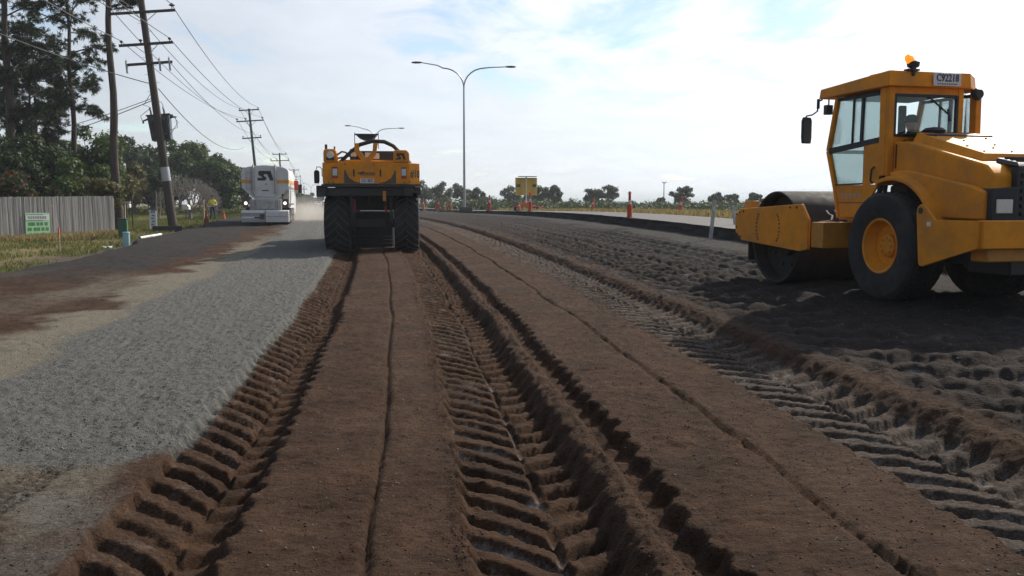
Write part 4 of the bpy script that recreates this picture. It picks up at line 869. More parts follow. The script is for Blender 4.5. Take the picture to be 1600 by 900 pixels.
# ------------------------------------------------------------------ soil stabiliser seen from behind
def make_stabiliser():
    X0, Y0 = PX(583, 29.0), 29.0; z0 = zb(X0, Y0) - .10
    root = empty('soil_stabiliser', (X0, Y0, z0), R(7.0), 'tall yellow soil stabiliser with big cleated tyres driving down the road bed', 'stabiliser')
    for (y, ph) in ((0, .1), (5.6, .3)):
        for x in (-1.10, 1.10): ag_wheel(root, (x, y, .96), .96, .80, 20, 'black_paint', ph)
    YR = -1.15
    # rear tank panel: faces back, chamfered right corner
    d = MB(); d.prism([(-1.48, YR), (1.19, YR), (1.52, YR + .30), (1.52, 2.3), (-1.48, 2.3)], 2.19, 2.85, 'z'); tank = d.build('rear_body', 'yellow', root, .02)
    d = MB()
    for x in (-1.10, 1.02): d.box(x - .085, x + .085, YR - .012, YR, 2.36, 2.72)
    d.build('lamp_panel', 'red_lens', tank)
    for x in (-1.10, 1.02):
        d = MB(); d.box(x - .07, x + .07, YR - .024, YR - .012, 2.45, 2.66); d.build('tail_lamp', 'reflective', tank, .006)
    d = MB()
    for x in (-.52, .30): d.box(x - .022, x + .022, YR - .02, YR, 2.42, 2.64)
    d.build('grab_slot', 'ink', tank)
    d = MB(); d.box(-.33, .10, YR - .012, YR, 2.22, 2.36); pl = d.build('number_plate', 'plate', tank)
    text_mesh('lettering', 'C51 0KZ', .13, 'plate_ink', pl, face_M((-.115, YR - .014, 2.29), (1, 0, 0), (0, 0, 1)), .001, .003, .72)
    M = face_M((-.10, YR - .004, 2.51), (1, 0, 0), (0, 0, 1)); d = MB(); d.prism([(-.32, -.005), (-.20, -.05), (.22, -.05), (.24, -.035), (-.18, -.035)], 0, .004, 'z', 0, M); d.prism([(-.34, .03), (-.20, .045), (-.16, .09), (-.10, .05), (-.14, -.02), (-.24, -.015)], 0, .004, 'z', 0, M)
    for k in range(11): d.box(-.12 + k * .033, -.098 + k * .033, -.022, .045 - .006 * (k % 3), 0, .004, 0, M)
    d.build('emblem', 'ink_grey', tank)
    for s, xc in ((-1, -.66), (1, .62)):
        M = face_M((xc, YR - .004, 2.21), (s, 0, 0), (0, 0, 1)); pts_o = [(-.42, 0), (-.18, .05), (.0, .16), (.10, .34), (.10, .40), (.16, .40), (.16, 0)]
        d = MB(); d.prism(pts_o, 0, .003, 'z', 0, M) if s > 0 else d.prism([(a, b) for a, b in pts_o], 0, -.003, 'z', 0, M); d.build('decal', 'ink_grey', tank)
    text_mesh('lettering', '#10', .34, 'ink', tank, face_M((1.375, YR + .162, 2.50), (.33, .30, 0), (0, 0, 1)), .002, .006, .75)
    d = MB()
    for (x, z) in ((-1.15, 2.24), (1.05, 2.24), (1.2, 2.26), (-.8, 2.80), (.1, 2.80), (-1.3, 2.24)): d.lathe([(-.012, 0), (-.012, .022), (0, .022)], (x, YR, z), 'y', 8)
    d.build('bolt', 'ink', tank)
    # deck rim catching light, corner boxes
    d = MB(); d.box(-1.0, .72, YR + .04, YR + .5, 2.85, 2.90); d.box(-1.0, .9, YR + .5, 1.9, 2.86, 2.96); d.build('deck', 'yellow', root, .015)
    d = MB(); d.prism([(-1.45, 2.86), (-1.02, 2.86), (-1.06, 3.22), (-1.12, 3.27), (-1.40, 3.27), (-1.45, 3.2)], YR + .05, YR + .75, 'y'); bl = d.build('corner_box', 'yellow', root, .03)
    d = MB(); d.lathe([(-.10, .0), (-.10, .10), (0, .12)], (-1.24, YR + .05, 3.08), 'y', 16); d.build('work_lamp', 'clear_lens', bl)
    d = MB(); d.box(-1.35, -1.12, YR - .02, YR + .05, 2.93, 3.01); d.tube([(-1.38, YR + .3, 3.2), (-1.38, YR + .3, 3.42)], .04, 8); d.tube([(-1.12, YR + .3, 3.2), (-1.12, YR + .3, 3.36)], .025, 8); d.build('lamp_bracket', 'black_paint', bl)
    d = MB(); d.prism([(.70, 2.86), (1.20, 2.86), (1.20, 3.16), (1.12, 3.25), (.75, 3.25), (.70, 3.2)], YR + .02, YR + .75, 'y'); br = d.build('corner_box', 'yellow', root, .04)
    emblem(br, (.93, YR + .018, 3.05), (1, 0, 0), (0, 0, 1), .30, .20)
    # cab behind the deck and its slanting side
    d = MB(); d.prism([(-.62, 2.9), (1.22, 2.9), (1.36, 2.9), (1.02, 3.42), (-.62, 3.42)], 2.4, 4.1, 'y'); cab = d.build('cab', 'black_paint', root, .02)
    d = MB(); d.hexa([(-.5, 2.385, 2.98), (1.12, 2.385, 2.98), (1.12, 2.395, 2.98), (-.5, 2.395, 2.98), (-.5, 2.385, 3.34), (.95, 2.385, 3.34), (.95, 2.395, 3.34), (-.5, 2.395, 3.34)]); d.build('window', 'car_glass', cab, smooth=False)
    d = MB(); d.hexa([(1.355, 2.5, 2.95), (1.355, 4.0, 2.95), (1.34, 4.0, 2.95), (1.34, 2.5, 2.95), (1.06, 2.5, 3.40), (1.06, 4.0, 3.40), (1.045, 4.0, 3.4), (1.045, 2.5, 3.4)]); d.build('window', 'cab_glass', cab, smooth=False)
    # engine intake block, hose, bracket
    d = MB(); d.box(-.62, .98, .6, 2.3, 2.95, 3.30); d.box(-.72, -.55, .3, 1.0, 2.95, 3.36); d.build('engine_block', 'black_paint', root, .03)
    d = MB(); d.box(-.62, -.45, YR + .3, YR + .35, 3.06, 3.20); d.box(-.02, .26, YR + .3, YR + .35, 2.99, 3.16); d.box(-.18, .02, YR + .32, YR + .36, 3.04, 3.18); d.build('marker_board', 'white_plain', root)
    d = MB(); d.prism([(-.50, 3.46), (-.50, 3.20), (-.24, 2.87), (-.02, 2.87), (.16, 3.10), (.23, 3.46), (.08, 3.46), (.06, 3.24), (-.10, 3.02), (-.16, 3.02), (-.34, 3.24), (-.38, 3.46)], YR + .15, YR + .21, 'y'); d.build('hose_bracket', 'yellow', root, .008)
    d = MB(); d.tube([(-.98, -.7, 2.86), (-.66, -.8, 3.16), (-.34, -.86, 3.42), (.05, -.88, 3.53), (.42, -.86, 3.52), (.70, -.80, 3.40), (.90, -.72, 3.20), (.96, -.6, 3.0)], [.06, .06, .065, .065, .065, .065, .06, .06], 12); d.build('suction_hose', 'hose', root)
    d = MB(); d.tube([(-1.05, -.8, 3.1), (-.9, -.85, 3.2), (-.78, -.85, 3.18), (-.66, -.8, 3.05)], .028, 8); d.tube([(-1.05, -.7, 3.0), (-.8, -.75, 3.04), (-.6, -.7, 3.1)], .028, 8); d.build('cable', 'hose', root)
    d = MB(); d.prism([(-.46, 3.74), (.18, 3.74), (.10, 3.66), (-.04, 3.59), (-.22, 3.59), (-.36, 3.65)], -.75, -.15, 'y'); d.bar((-.50, -.76, 3.745), (.24, -.76, 3.745), .03, .05); d.tube([(-.50, -.76, 3.32), (-.50, -.76, 3.80)], .012, 6); d.tube([(.24, -.76, 3.3), (.24, -.76, 3.80)], .012, 6); d.build('exhaust_cowl', 'black_paint', root)
    # dark cross frame
    d = MB(); d.box(-1.52, 1.36, YR - .06, YR + .14, 2.09, 2.185); d.box(-1.68, -1.40, YR - .02, YR + .9, 1.80, 2.14); d.box(-1.40, 1.30, YR + .1, 2.2, 1.82, 2.08); d.box(1.02, 1.30, YR - .04, YR + .5, 1.82, 2.09); d.box(1.30, 1.55, YR + .2, 1.2, 1.88, 2.1); d.box(.30, .62, YR + .02, YR + .1, 1.98, 2.08)
    d.build('rear_frame', 'black_paint', root, .015)
    d = MB(); d.box(.36, .46, YR + .05, YR + .1, 1.66, 2.07); d.build('frame_bracket', 'yellow_dusty', root)
    for s in (-1, 1):
        d = MB(); d.tube([(s * 1.5, -.95, 1.90), (s * 1.1, -1.0, 1.97), (s * .78, -1.0, 1.93), (s * .62, -.98, 1.76), (s * .60, -.95, 1.2), (s * .62, -.9, .95)], .04, 8); d.build('guard_rail', 'black_paint', root)
    # rotor housing between the wheels
    d = MB(); d.box(-.66, .66, 1.2, 4.0, .12, 1.30); d.box(-.62, .62, 1.1, 1.22, .05, .80); d.box(-.7, .7, -.14, .14, .80, 1.1)
    for k in range(4): d.box(-.62, .62, .95 - .06 * k, 1.0 - .06 * k, .08 + .12 * k, .14 + .12 * k)
    d.build('rotor_housing', 'black_paint', root, .02)
    d = MB(); d.box(-1.35, 1.35, 2.2, 6.4, 1.35, 2.2); d.build('front_frame', 'black_paint', root, .04)
    d = MB(); d.box(-1.3, 1.3, 4.3, 6.6, 2.2, 2.85); d.build('front_body', 'yellow', root, .04)
    for x in (-.56, .44):
        d = MB(); d.tube([(x, -.45, 1.30), (x, -.45, 1.72)], .045, 10); d.build('hydraulic_ram', 'rust_red', root)
        d = MB(); d.tube([(x, -.45, .75), (x, -.45, 1.30)], .03, 10); d.build('ram_rod', 'black_paint', root)
    d = MB(); d.tube([(.1, -.6, 2.0), (.14, -.62, 1.84), (.3, -.62, 1.78), (.40, -.6, 1.70), (.42, -.5, 1.5)], .035, 8); d.tube([(-.4, -.6, 1.98), (-.1, -.64, 1.8), (-.05, -.6, 1.55)], .03, 8); d.build('hydraulic_hose', 'hose', root)
    d = MB(); d.tube([(-1.46, -.4, 2.40), (-1.56, -.4, 2.45), (-1.56, -.4, 2.68), (-1.62, -.4, 2.74), (-1.72, -.4, 2.74), (-1.74, -.4, 2.66)], .014, 6); a = d.build('mirror_arm', 'black_paint', root)
    d = MB(); d.prism([(-1.80, 2.22), (-1.66, 2.22), (-1.64, 2.30), (-1.64, 2.58), (-1.68, 2.64), (-1.78, 2.64), (-1.81, 2.58), (-1.81, 2.28)], -.43, -.36, 'y'); d.build('mirror', 'black_plastic', a, .01)
make_stabiliser()

# ------------------------------------------------------------------ white spreader truck
def make_spreader():
    X0, Y0 = PX(417, 48.0), 48.0; z0 = zb(X0, Y0) - .03
    root = empty('spreader_truck', (X0, Y0, z0), R(11.0), 'white spreader truck with a tapered tank and a yellow stripe', 'truck'); root.scale = (.96, 1, 1)
    prof = [(-1.28, 2.10), (-1.28, 2.90), (-1.21, 3.05), (-.95, 3.15), (-.5, 3.22), (0, 3.25), (.5, 3.22), (.95, 3.15), (1.21, 3.05), (1.28, 2.90), (1.28, 2.10), (.45, 1.28), (-.45, 1.28)]
    d = MB(); d.prism(prof, .0, 6.2, 'y'); tank = d.build('tank', 'white_paint', root, .03)
    d = MB(); d.box(-1.285, 1.285, -.006, -.002, 2.28, 2.46); d.box(-1.288, -1.283, .0, 6.1, 2.28, 2.46); d.box(1.283, 1.288, .0, 6.1, 2.28, 2.46); d.build('stripe', 'orange_stripe', tank, smooth=False)
    d = MB(); d.box(-.58, .58, -.06, -.006, 1.55, 3.16); pn = d.build('rear_panel', 'white_paint', tank, .02)
    emblem(pn, (.02, -.064, 2.68), (1, 0, 0), (0, 0, 1), .86, .52)
    d = MB(); d.box(.0, .08, -.066, -.062, 2.20, 2.26); d.box(-.2, .18, -.066, -.062, 1.86, 1.92); d.build('latch', 'ink_grey', pn)
    d = MB()
    for x in (-.64, .56): d.tube([(x, -.10, 1.9), (x, -.10, 3.12), (x, .05, 3.24)], .055, 10)
    d.build('fill_pipe', 'offwhite_dirty', root)
    d = MB()
    for x in (-.62, .58): d.lathe([(-.08, .05), (-.08, .09), (.08, .09), (.08, .05)], (x, -.10, 1.80), 'z', 10)
    d.build('pipe_coupling', 'galv', root)
    d = MB()
    for z in (2.0, 2.28, 2.56, 2.84): d.tube([(-1.02, -.05, z), (-.76, -.05, z)], .014, 6)
    for x in (-1.02, -.76): d.tube([(x, -.05, 1.9), (x, -.05, 2.95)], .016, 6)
    d.build('ladder', 'galv', root)
    d = MB(); d.bar((.42, .02, 1.30), (1.27, .02, 2.10), .06, .08); d.bar((-.42, .02, 1.30), (-1.27, .02, 2.10), .06, .08); d.build('hopper_rib', 'white_paint', root)
    d = MB(); d.box(-.85, .85, -.25, .4, .84, 1.42); d.box(-.5, .5, -.32, -.24, .9, 1.36); 
    for x in (-.7, -.2, .2, .7): d.box(x - .03, x + .03, -.34, -.22, .86, 1.40)
    d.build('metering_box', 'offwhite_dirty', root, .02)
    for s in (-1, 1):
        d = MB(); d.box(s * 1.09 - .15, s * 1.09 + .15, -.20, -.12, .98, 1.44); lb = d.build('lamp_board', 'rust_red' if False else 'ink_grey', root, .01)
        d = MB(); d.lathe([(-.03, 0), (-.02, .07), (0, .085)], (s * 1.06, -.20, 1.21), 'y', 14); d.build('work_lamp', 'lamp_lit', lb)
        d = MB(); d.box(s * 1.16 - .04, s * 1.16 + .04, -.215, -.20, 1.02, 1.12); d.build('tail_lamp', 'red_lens', lb)
    d = MB(); d.tube([(.95, -.2, 1.42), (.95, -.2, 1.62)], .03, 8); d.lathe([(0, .05), (.1, .06), (.14, .03)], (.95, -.2, 1.58), 'z', 10); d.build('beacon', 'ink', root)
    # twin spreader boxes
    d = MB(); d.prism([(-.62, .20), (-.62, .78), (-.52, .84), (-.1, .84), (-.1, .2)], .02, 1.27); d.build('spreader_box', 'white_paint', root, .015)
    d = MB(); d.prism([(-.40, .20), (-.50, .42), (-.40, .50), (-.55, .70), (-.50, .84), (-.1, .84), (-.1, .20)], -1.27, -.02); sb = d.build('spreader_box', 'white_paint', root, .012)
    d = MB(); d.box(-.30, -.06, -.50, -.42, .36, .66); d.tube([(-.6, -.46, .44), (-.1, -.46, .44)], .05, 10); d.build('drive_motor', 'ink_grey', sb)
    d = MB(); d.box(.04, 1.25, -.632, -.618, .48, .53); d.build('box_lip', 'offwhite_dirty', root)
    d = MB(); d.box(-1.2, 1.2, -.35, -.3, .06, .22); d.build('under_strip', 'rubber', root)  # dark strip across the gap below the spreader boxes
    # running gear and cab ahead
    for y in (1.5, 2.85, 7.6):
        for x in (-1.02, 1.02): flat_wheel(root, (x, y, .5), .5, .42 if y < 5 else .30, 'white_paint', 3, 30, .55)
    d = MB(); d.box(-.45, .45, .2, 8.4, .62, 1.0); d.build('chassis', 'black_paint', root, .01)
    d = MB(); d.prism([(6.5, .55), (8.7, .55), (8.75, 1.5), (8.55, 2.75), (8.4, 2.9), (6.6, 2.9), (6.5, 2.8)], -1.22, 1.22); cb = d.build('cab', 'white_paint', root, .05, seg=3)
    d = MB(); d.hexa([(-1.08, 8.72, 1.68), (1.08, 8.72, 1.68), (1.08, 8.74, 1.68), (-1.08, 8.74, 1.68), (-1.05, 8.56, 2.65), (1.05, 8.56, 2.65), (1.05, 8.58, 2.65), (-1.05, 8.58, 2.65)]); d.build('windscreen', 'car_glass', cb, smooth=False)
    for s in (-1, 1):
        d = MB(); d.prism([(7.1, 1.7), (8.5, 1.7), (8.4, 2.6), (7.1, 2.6)], s * 1.215, s * 1.228); d.build('window', 'car_glass', cb, smooth=False)
        d = MB(); d.tube([(s * 1.2, 8.3, 2.7), (s * 1.55, 8.4, 2.75), (s * 1.58, 8.4, 2.2)], .02, 6); d.box(s * 1.5 - .09, s * 1.5 + .15, 8.38, 8.44, 1.85, 2.4) if s > 0 else d.box(-1.68, -1.46, 8.38, 8.44, 1.85, 2.4); d.build('mirror', 'black_plastic', cb)
    d = MB(); d.box(1.24, 1.30, .3, 6.0, .95, 1.12); d.box(1.24, 1.27, .4, 5.6, 1.2, 2.0); d.tube([(1.34, .3, 1.0), (1.34, .3, 2.25)], .03, 8); d.build('side_rail', 'white_paint', root)
    d = MB(); d.box(1.42, 1.66, 3.0, 3.05, 1.95, 2.5); d.build('side_banner', 'red_plastic', root)
    d = MB(); d.tube([(1.30, 3.02, 1.9), (1.54, 3.02, 1.92), (1.54, 3.02, 2.85)], .02, 6); d.box(1.44, 1.64, 2.99, 3.055, 1.80, 1.95); d.build('banner_arm', 'offwhite_dirty', root)
make_spreader()
# ------------------------------------------------------------------ power poles and lines
def utility_pole(loc, h, lean_x, arms, mat, label, r0=.19, transformer=False, yaw=R(11)):
    root = empty('utility_pole', loc, 0, label, 'power pole', 'power poles along the road')
    tip = Vector((lean_x * h, 0, h)); ax = tip.normalized(); fwd = Vector((-math.sin(yaw), math.cos(yaw), 0)); side = fwd.cross(ax).normalized() * 1.0
    d = MB(); n = 12; d.tube([ax * (-.4 + (h + .4) * k / n) for k in range(n + 1)], [r0 * (1.05 - .38 * k / n) for k in range(n + 1)], 14); d.build('pole', mat, root)
    ends = []
    for (z, w, kind, off) in arms:
        c = ax * z + fwd * -.17 + side * off; a, b = c - side * w / 2, c + side * w / 2
        d = MB(); d.bar(a, b, .10, .125, 0, ax); arm = d.build('crossarm', mat, root, .006)
        if kind != 'fuse':
            d = MB()
            for s in (-1, 1): d.bar(c + side * s * w * .22 - ax * .04, ax * (z - .48) + fwd * -.12 + side * s * .08, .03, .03)
            d.build('brace', 'galv', arm)
        pos = {'top': (-.47, -.16, .45), 'pin': (-.45, -.10, .44), 'fuse': (-.48, .23, .44), 'two': (-.45, .45), 'four': (-.46, -.2, .2, .46)}[kind]
        for q in pos:
            p = c + side * w * q + ax * .07
            m = MB()
            if kind == 'top': m.lathe([(0, .02), (.12, .02), (.13, .09), (.18, .16), (.21, .10), (.26, .05), (.30, .0)], p, 'z', 12)
            elif kind == 'fuse': m.bar(p + ax * .12, p - ax * .48 + fwd * -.1, .09, .10); m.tube([p + ax * .2, p - ax * .02 + fwd * -.12], .02, 6)
            else: m.lathe([(0, .02), (.06, .02), (.07, .07), (.12, .08), (.17, .06), (.19, 0)], p, 'z', 10)
            m.build('insulator', 'porcelain' if kind != 'fuse' else 'galv', arm)
            ends.append(Vector(loc) + p + ax * (.24 if kind == 'top' else .16))
    if transformer:
        zt_ = transformer; d = MB(); c = ax * zt_ + fwd * .48
        pr = [(-.62, .0), (.58, .0), (.62, .18), (.60, .2)]
        M = Matrix.Translation(c) @ Matrix.Rotation(math.atan(lean_x), 4, 'Y') @ Matrix.Rotation(yaw, 4, 'Z') @ Matrix.Diagonal((.88, .88, .88, 1))
        d.hexa([M @ Vector(q) for q in ((-.52, -.36, -.75), (.52, -.36, -.75), (.52, .36, -.75), (-.52, .36, -.75), (-.60, -.38, .65), (.60, -.38, .65), (.60, .38, .65), (-.60, .38, .65))]); d.box(-.66, .66, -.42, .42, .65, .72, 0, M); d.box(-.35, .35, -.56, -.36, .3, .45, 0, M); d.box(-.35, .35, -.56, -.36, -.5, -.38, 0, M)
        tr = d.build('transformer', 'transformer_grey', root, .02)
        d = MB()
        for k in range(11): x = -.5 + k * .1; d.box(x - .012, x + .012, -.46, -.37, -.6, .5, 0, M); d.box(x - .012, x + .012, .37, .46, -.6, .5, 0, M)
        d.build('cooling_fin', 'transformer_grey', tr)
        d = MB()
        for (x, y) in ((-.40, -.1), (-.45, .15), (.30, .0)): 
            d.tube([M @ Vector((x, y, .70)), M @ Vector((x, y, .95)), M @ Vector((x - .04, y, 1.15))], [.05, .045, .03], 8)
        d.tube([M @ Vector((-.6, -.2, .5)), M @ Vector((-.85, -.2, .42)), M @ Vector((-.88, -.2, .28))], [.05, .04, .05], 8); d.tube([M @ Vector((.6, -.1, .5)), M @ Vector((.85, -.15, .52)), M @ Vector((.98, -.15, .5))], [.05, .04, .02], 8); d.tube([M @ Vector((.6, .1, .62)), M @ Vector((.74, .1, .66))], .05, 8)
        d.build('bushing', 'porcelain', tr)
        d = MB()
        for (a, b, e) in (((-.40, -.1, 1.15), (-.75, -.1, 1.3), (-.2, -.45, 1.9)), ((.30, 0, 1.15), (.25, -.2, 1.4), (.02, -.45, 1.5)), ((.9, -.15, .5), (.95, -.2, -.1), (.35, -.4, -.3)), ((-.88, -.2, .28), (-.95, -.3, .7), (-.3, -.4, 1.1)), ((.72, .1, .6), (1.0, -.1, .2), (.5, -.4, -.55))):
            d.tube([M @ Vector(a), M @ ((Vector(a) + Vector(b)) / 2 + Vector((0, 0, .05))), M @ Vector(b), M @ ((Vector(e) + Vector(b)) / 2), M @ Vector(e)], .014, 6)
        d.build('jumper_lead', 'hose', tr)
        d = MB(); d.tube([ax * 2.52, ax * 3.22], [r0 * .99 + .012, r0 * .965 + .012], 16); d.build('sleeve', 'galv', root)
        d = MB()
        for k in range(14): zz = 7.0 + k * .42; s = 1 if k % 2 else -1; p = ax * zz; d.tube([p, p + side * s * .32], .010, 5)
        d.build('step_bolt', 'galv', root)
    return ends
lean1 = -.105
P1 = utility_pole((PX(272, 45), 45, zt(PX(272, 45), 45)), 13.6, lean1, [(10.85, 3.15, 'top', .0), (9.30, 2.55, 'pin', -.02), (8.35, 2.2, 'fuse', -.0)], 'pole_wood', 'brown leaning wooden power pole carrying a grey transformer and silver sleeve', .215, transformer=5.25)
P2 = utility_pole((PX(408, 96), 96, zt(PX(408, 96), 96)), 11.4, -.08, [(11.25, 2.1, 'two', 0), (10.1, 2.85, 'top', 0), (8.3, 2.0, 'two', 0)], 'pole_green', 'leaning grey-green power pole rising behind the white spreader truck', .17)
P3 = utility_pole((PX(443, 147), 147, zt(PX(443, 147), 147)), 9.8, -.03, [(9.6, 2.3, 'two', 0), (8.55, 3.0, 'top', 0)], 'pole_wood', 'power pole with two crossarms, third along the line', .17)
P4 = utility_pole((PX(462, 198), 198, zt(PX(462, 198), 198)), 9.3, 0., [(9.1, 2.2, 'two', 0), (7.6, 3.0, 'top', 0), (6.2, 2.2, 'two', 0)], 'pole_wood', 'power pole with three crossarms, fourth along the line', .17)
P5 = utility_pole((PX(477, 262), 262, zt(PX(477, 262), 262)), 6.9, 0., [(5.9, 1.7, 'top', 0)], 'pole_wood', 'short power pole with one crossarm, most distant along the line', .15)
utility_pole((PX(1036, 190), 190, .95), 5.6, 0., [(5.45, .9, 'two', 0)], 'pole_wood', 'thin single power pole standing alone in the far field', .11)
def wire(label, pts, sag, r=.019, name='power_line'):
    d = MB(); 
    out = []
    for a, b in zip(pts[:-1], pts[1:]):
        a = Vector(a); b = Vector(b); n = 18
        for k in range(n): t = k / n; out.append(a.lerp(b, t) - Vector((0, 0, sag * 4 * t * (1 - t))))
    out.append(Vector(pts[-1])); d.tube(out, r, 5); tag(d.build(name, 'aluminium_cable', None), label, 'cable', 'overhead cables')
def back(p, i): return Vector(p) + Vector((9.8, -50, -.2))        # the next pole lies behind the camera's side
wire('top overhead cable on the road side of the power poles', [back(P1[2], 0), P1[2], P2[1], P3[1], P4[1], P5[2]], .9)
wire('top overhead cable nearest the leaning pole shaft', [back(P1[1], 0), P1[1], P2[0], P3[0], P4[0]], .9)
wire('top overhead cable on the field side of the power poles', [back(P1[0], 0), P1[0], P2[2], P3[2], P4[2]], .9)
wire('second-tier overhead cable on the road side of the power poles', [back(P1[5], 0), P1[5], P2[4], P3[4], P4[4], P5[1]], .8)
wire('second-tier overhead cable on the field side of the power poles', [back(P1[3], 0), P1[3], P2[3], P3[3], P4[3], P5[0]], .8)
wire('lower overhead cable between leaning pole and grey-green pole', [P1[8] + Vector((0, 0, -.2)), P2[6]], .9, .016)
wire('lowest thick overhead cable between the two leaning poles', [Vector(P1[7]) + Vector((-.1, 0, -1.5)), P2[5] + Vector((0, 0, -1.2))], 1.2, .022)
pl1 = Vector((PX(272, 45), 45, zt(PX(272, 45), 45)))
def onpole(z): return pl1 + Vector((lean1 * z, -.1, z))
wire('thick service cable dropping from the pines to the leaning pole', [Vector((-25.5, 36, 11.0)), onpole(7.3)], .35, .022)
wire('upper of two service cables running into the garden', [onpole(6.65), Vector((-38, 62, 6.2))], .5, .018)
wire('lower of two service cables running into the garden', [onpole(6.55), Vector((-38, 61, 5.3))], .5, .022)

# ------------------------------------------------------------------ street lights
def street_light(X, Y, z, h, reach, label, rz=0., gap=.0, r=.11):
    root = empty('street_light', (X, Y, z), rz, label, 'street light', 'twin-arm street lights')
    d = MB(); d.tube([(0, 0, -.1), (0, 0, h * .45), (0, 0, h)], [r, r * .8, r * .55], 12); d.build('pole', 'galv', root)
    for s in (-1, 1):
        d = MB(); z0 = h; up = 2.1 if s < 0 else 1.75
        pts = [(0, 0, z0 - .1)] + [(s * (1.75 * (1 - math.cos(t))), 0, z0 + 1.65 * math.sin(t) ** .9) for t in [R(q) for q in (8, 20, 34, 48, 62, 76, 88)]] + [(s * (reach * .62), 0, z0 + 1.65 + (up - 1.65) * .5), (s * reach, 0, z0 + up)]
        d.tube(pts, [r * .5] * 8 + [r * .42, r * .36], 8); a = d.build('arm', 'galv', root)
        d = MB(); d.lathe([(-.1, .0), (-.08, .07), (.1, .13), (.45, .15), (.72, .10), (.8, 0)], (0, 0, 0), 'x', 12)
        d.v = [(s * (x + reach), y, zz * .62 + z0 + up + .0 * x) for (x, y, zz) in d.v]; d.build('lantern', 'transformer_grey', a)
    d = MB(); d.box(-.40, .70, -.35, .35, -.1, .32); d.build('base_block', 'asphalt', root, .03)
    return root
street_light(PX(726, 74), 74, zr(74), 10.0, 3.5, 'tall twin-arm street light standing alone against the sky', 0.)
street_light(PX(588, 132), 132, zr(132), 9.9, 3.6, 'twin-arm street light rising behind the yellow stabiliser', 0.)
street_light(PX(488, 330), 330, zr(330), 6.0, 2.4, 'tiny twin-arm street light near the end of the road', 0., r=.12)

# ------------------------------------------------------------------ posts, bollards, sign trailer on the old carriageway
def bollard(px, d, z, h, tilt, yawt, label, mat='red_plastic', top_only=False):
    root = empty('warning_bollard', (PX(px, d), d, z), yawt, label, 'bollard', 'warning bollards along the carriageway'); s = h
    T = Matrix.Rotation(R(tilt), 4, 'Y')
    def put(mb): mb.v = [tuple(T @ Vector(p)) for p in mb.v]; return mb
    m = MB(); m.lathe([(0, .24), (.03, .24), (.07, .17), (.07, .06)], (0, 0, 0), 'z', 12); m.build('base', 'rubber', root)
    m = MB(); m.lathe([(.05, .065), (.08, .10), (.52 * s, .095), (.53 * s, .055)], (0, 0, 0), 'z', 14); m.lathe([(.52 * s, .055), (.92 * s, .052), (.93 * s, .075), (.955 * s, .075), (.96 * s, .035), (1.0 * s, .03), (1.0 * s, 0)], (0, 0, 0), 'z', 14); put(m).build('post', mat, root)
    m = MB(); m.lathe([(.54 * s, .0575), (.68 * s, .0572)], (0, 0, 0), 'z', 14); put(m).build('reflective_sleeve', 'reflective', root)
bollard(983, 35, zr(35), 1.08, 0, 0, 'upright red bollard standing clear between two leaning ones')
bollard(1060, 47, zr(47) - .1, 1.0, 10, 0, 'red bollard tilted on the grass edge near the guide posts')
bollard(925, 58, zr(58) - .05, .95, 6, 0, 'red bollard between the yellow sign trailer and the tallest bollard')
bollard(828, 49, zr(49), 1.1, 0, 0, 'red bollard in front of the yellow sign trailer')
bollard(811, 62, zr(62), .62, 0, 0, 'short orange bollard beneath the yellow sign board', 'orange_plastic')
bollard(765, 58, zr(58), 1.05, 0, 0, 'red bollard just beyond the tall street light')
bollard(705, 72, zr(72), .95, 0, 0, 'thin orange bollard nearest the street light base', 'orange_plastic')
bollard(695, 76, zr(76), .70, 0, 0, 'short orange bollard beside the tilted red barrier', 'orange_plastic')
bollard(662, 70, zr(70), 1.0, 0, 0, 'orange bollard closest to the stabiliser', 'orange_plastic')
bollard(681, 72, zr(72), 1.15, 22, 0, 'leaning red barrier post with a broad head')
def guide_post(px, d, h, tilt, label, zz):
    X = PX(px, d); m = MB(); m.prism([(-.055, -.02), (.055, -.02), (.055, .02), (-.055, .02)], -.1, h, 'z'); m.v = [tuple(Matrix.Rotation(R(tilt), 4, 'Y') @ Vector(p)) for p in m.v]
    root = empty('guide_post', (X, d, zz), R(8), label, 'guide post', 'guide posts in the excavation'); m.build('post', 'offwhite_dirty', root, .005)
    m = MB(); m.box(-.03, .03, -.026, -.021, h * .72, h * .84); m.v = [tuple(Matrix.Rotation(R(tilt), 4, 'Y') @ Vector(p)) for p in m.v]; m.build('reflector', 'reflective', root)
guide_post(1110, 27.2, 1.20, 5.0, 'taller pale guide post standing at the foot of the bank', zb(PX(1110, 27.2), 27.2))
guide_post(1150, 29.5, .95, -8.0, 'shorter pale guide post leaning beside the roller frame', zb(PX(1150, 29.5), 29.5))
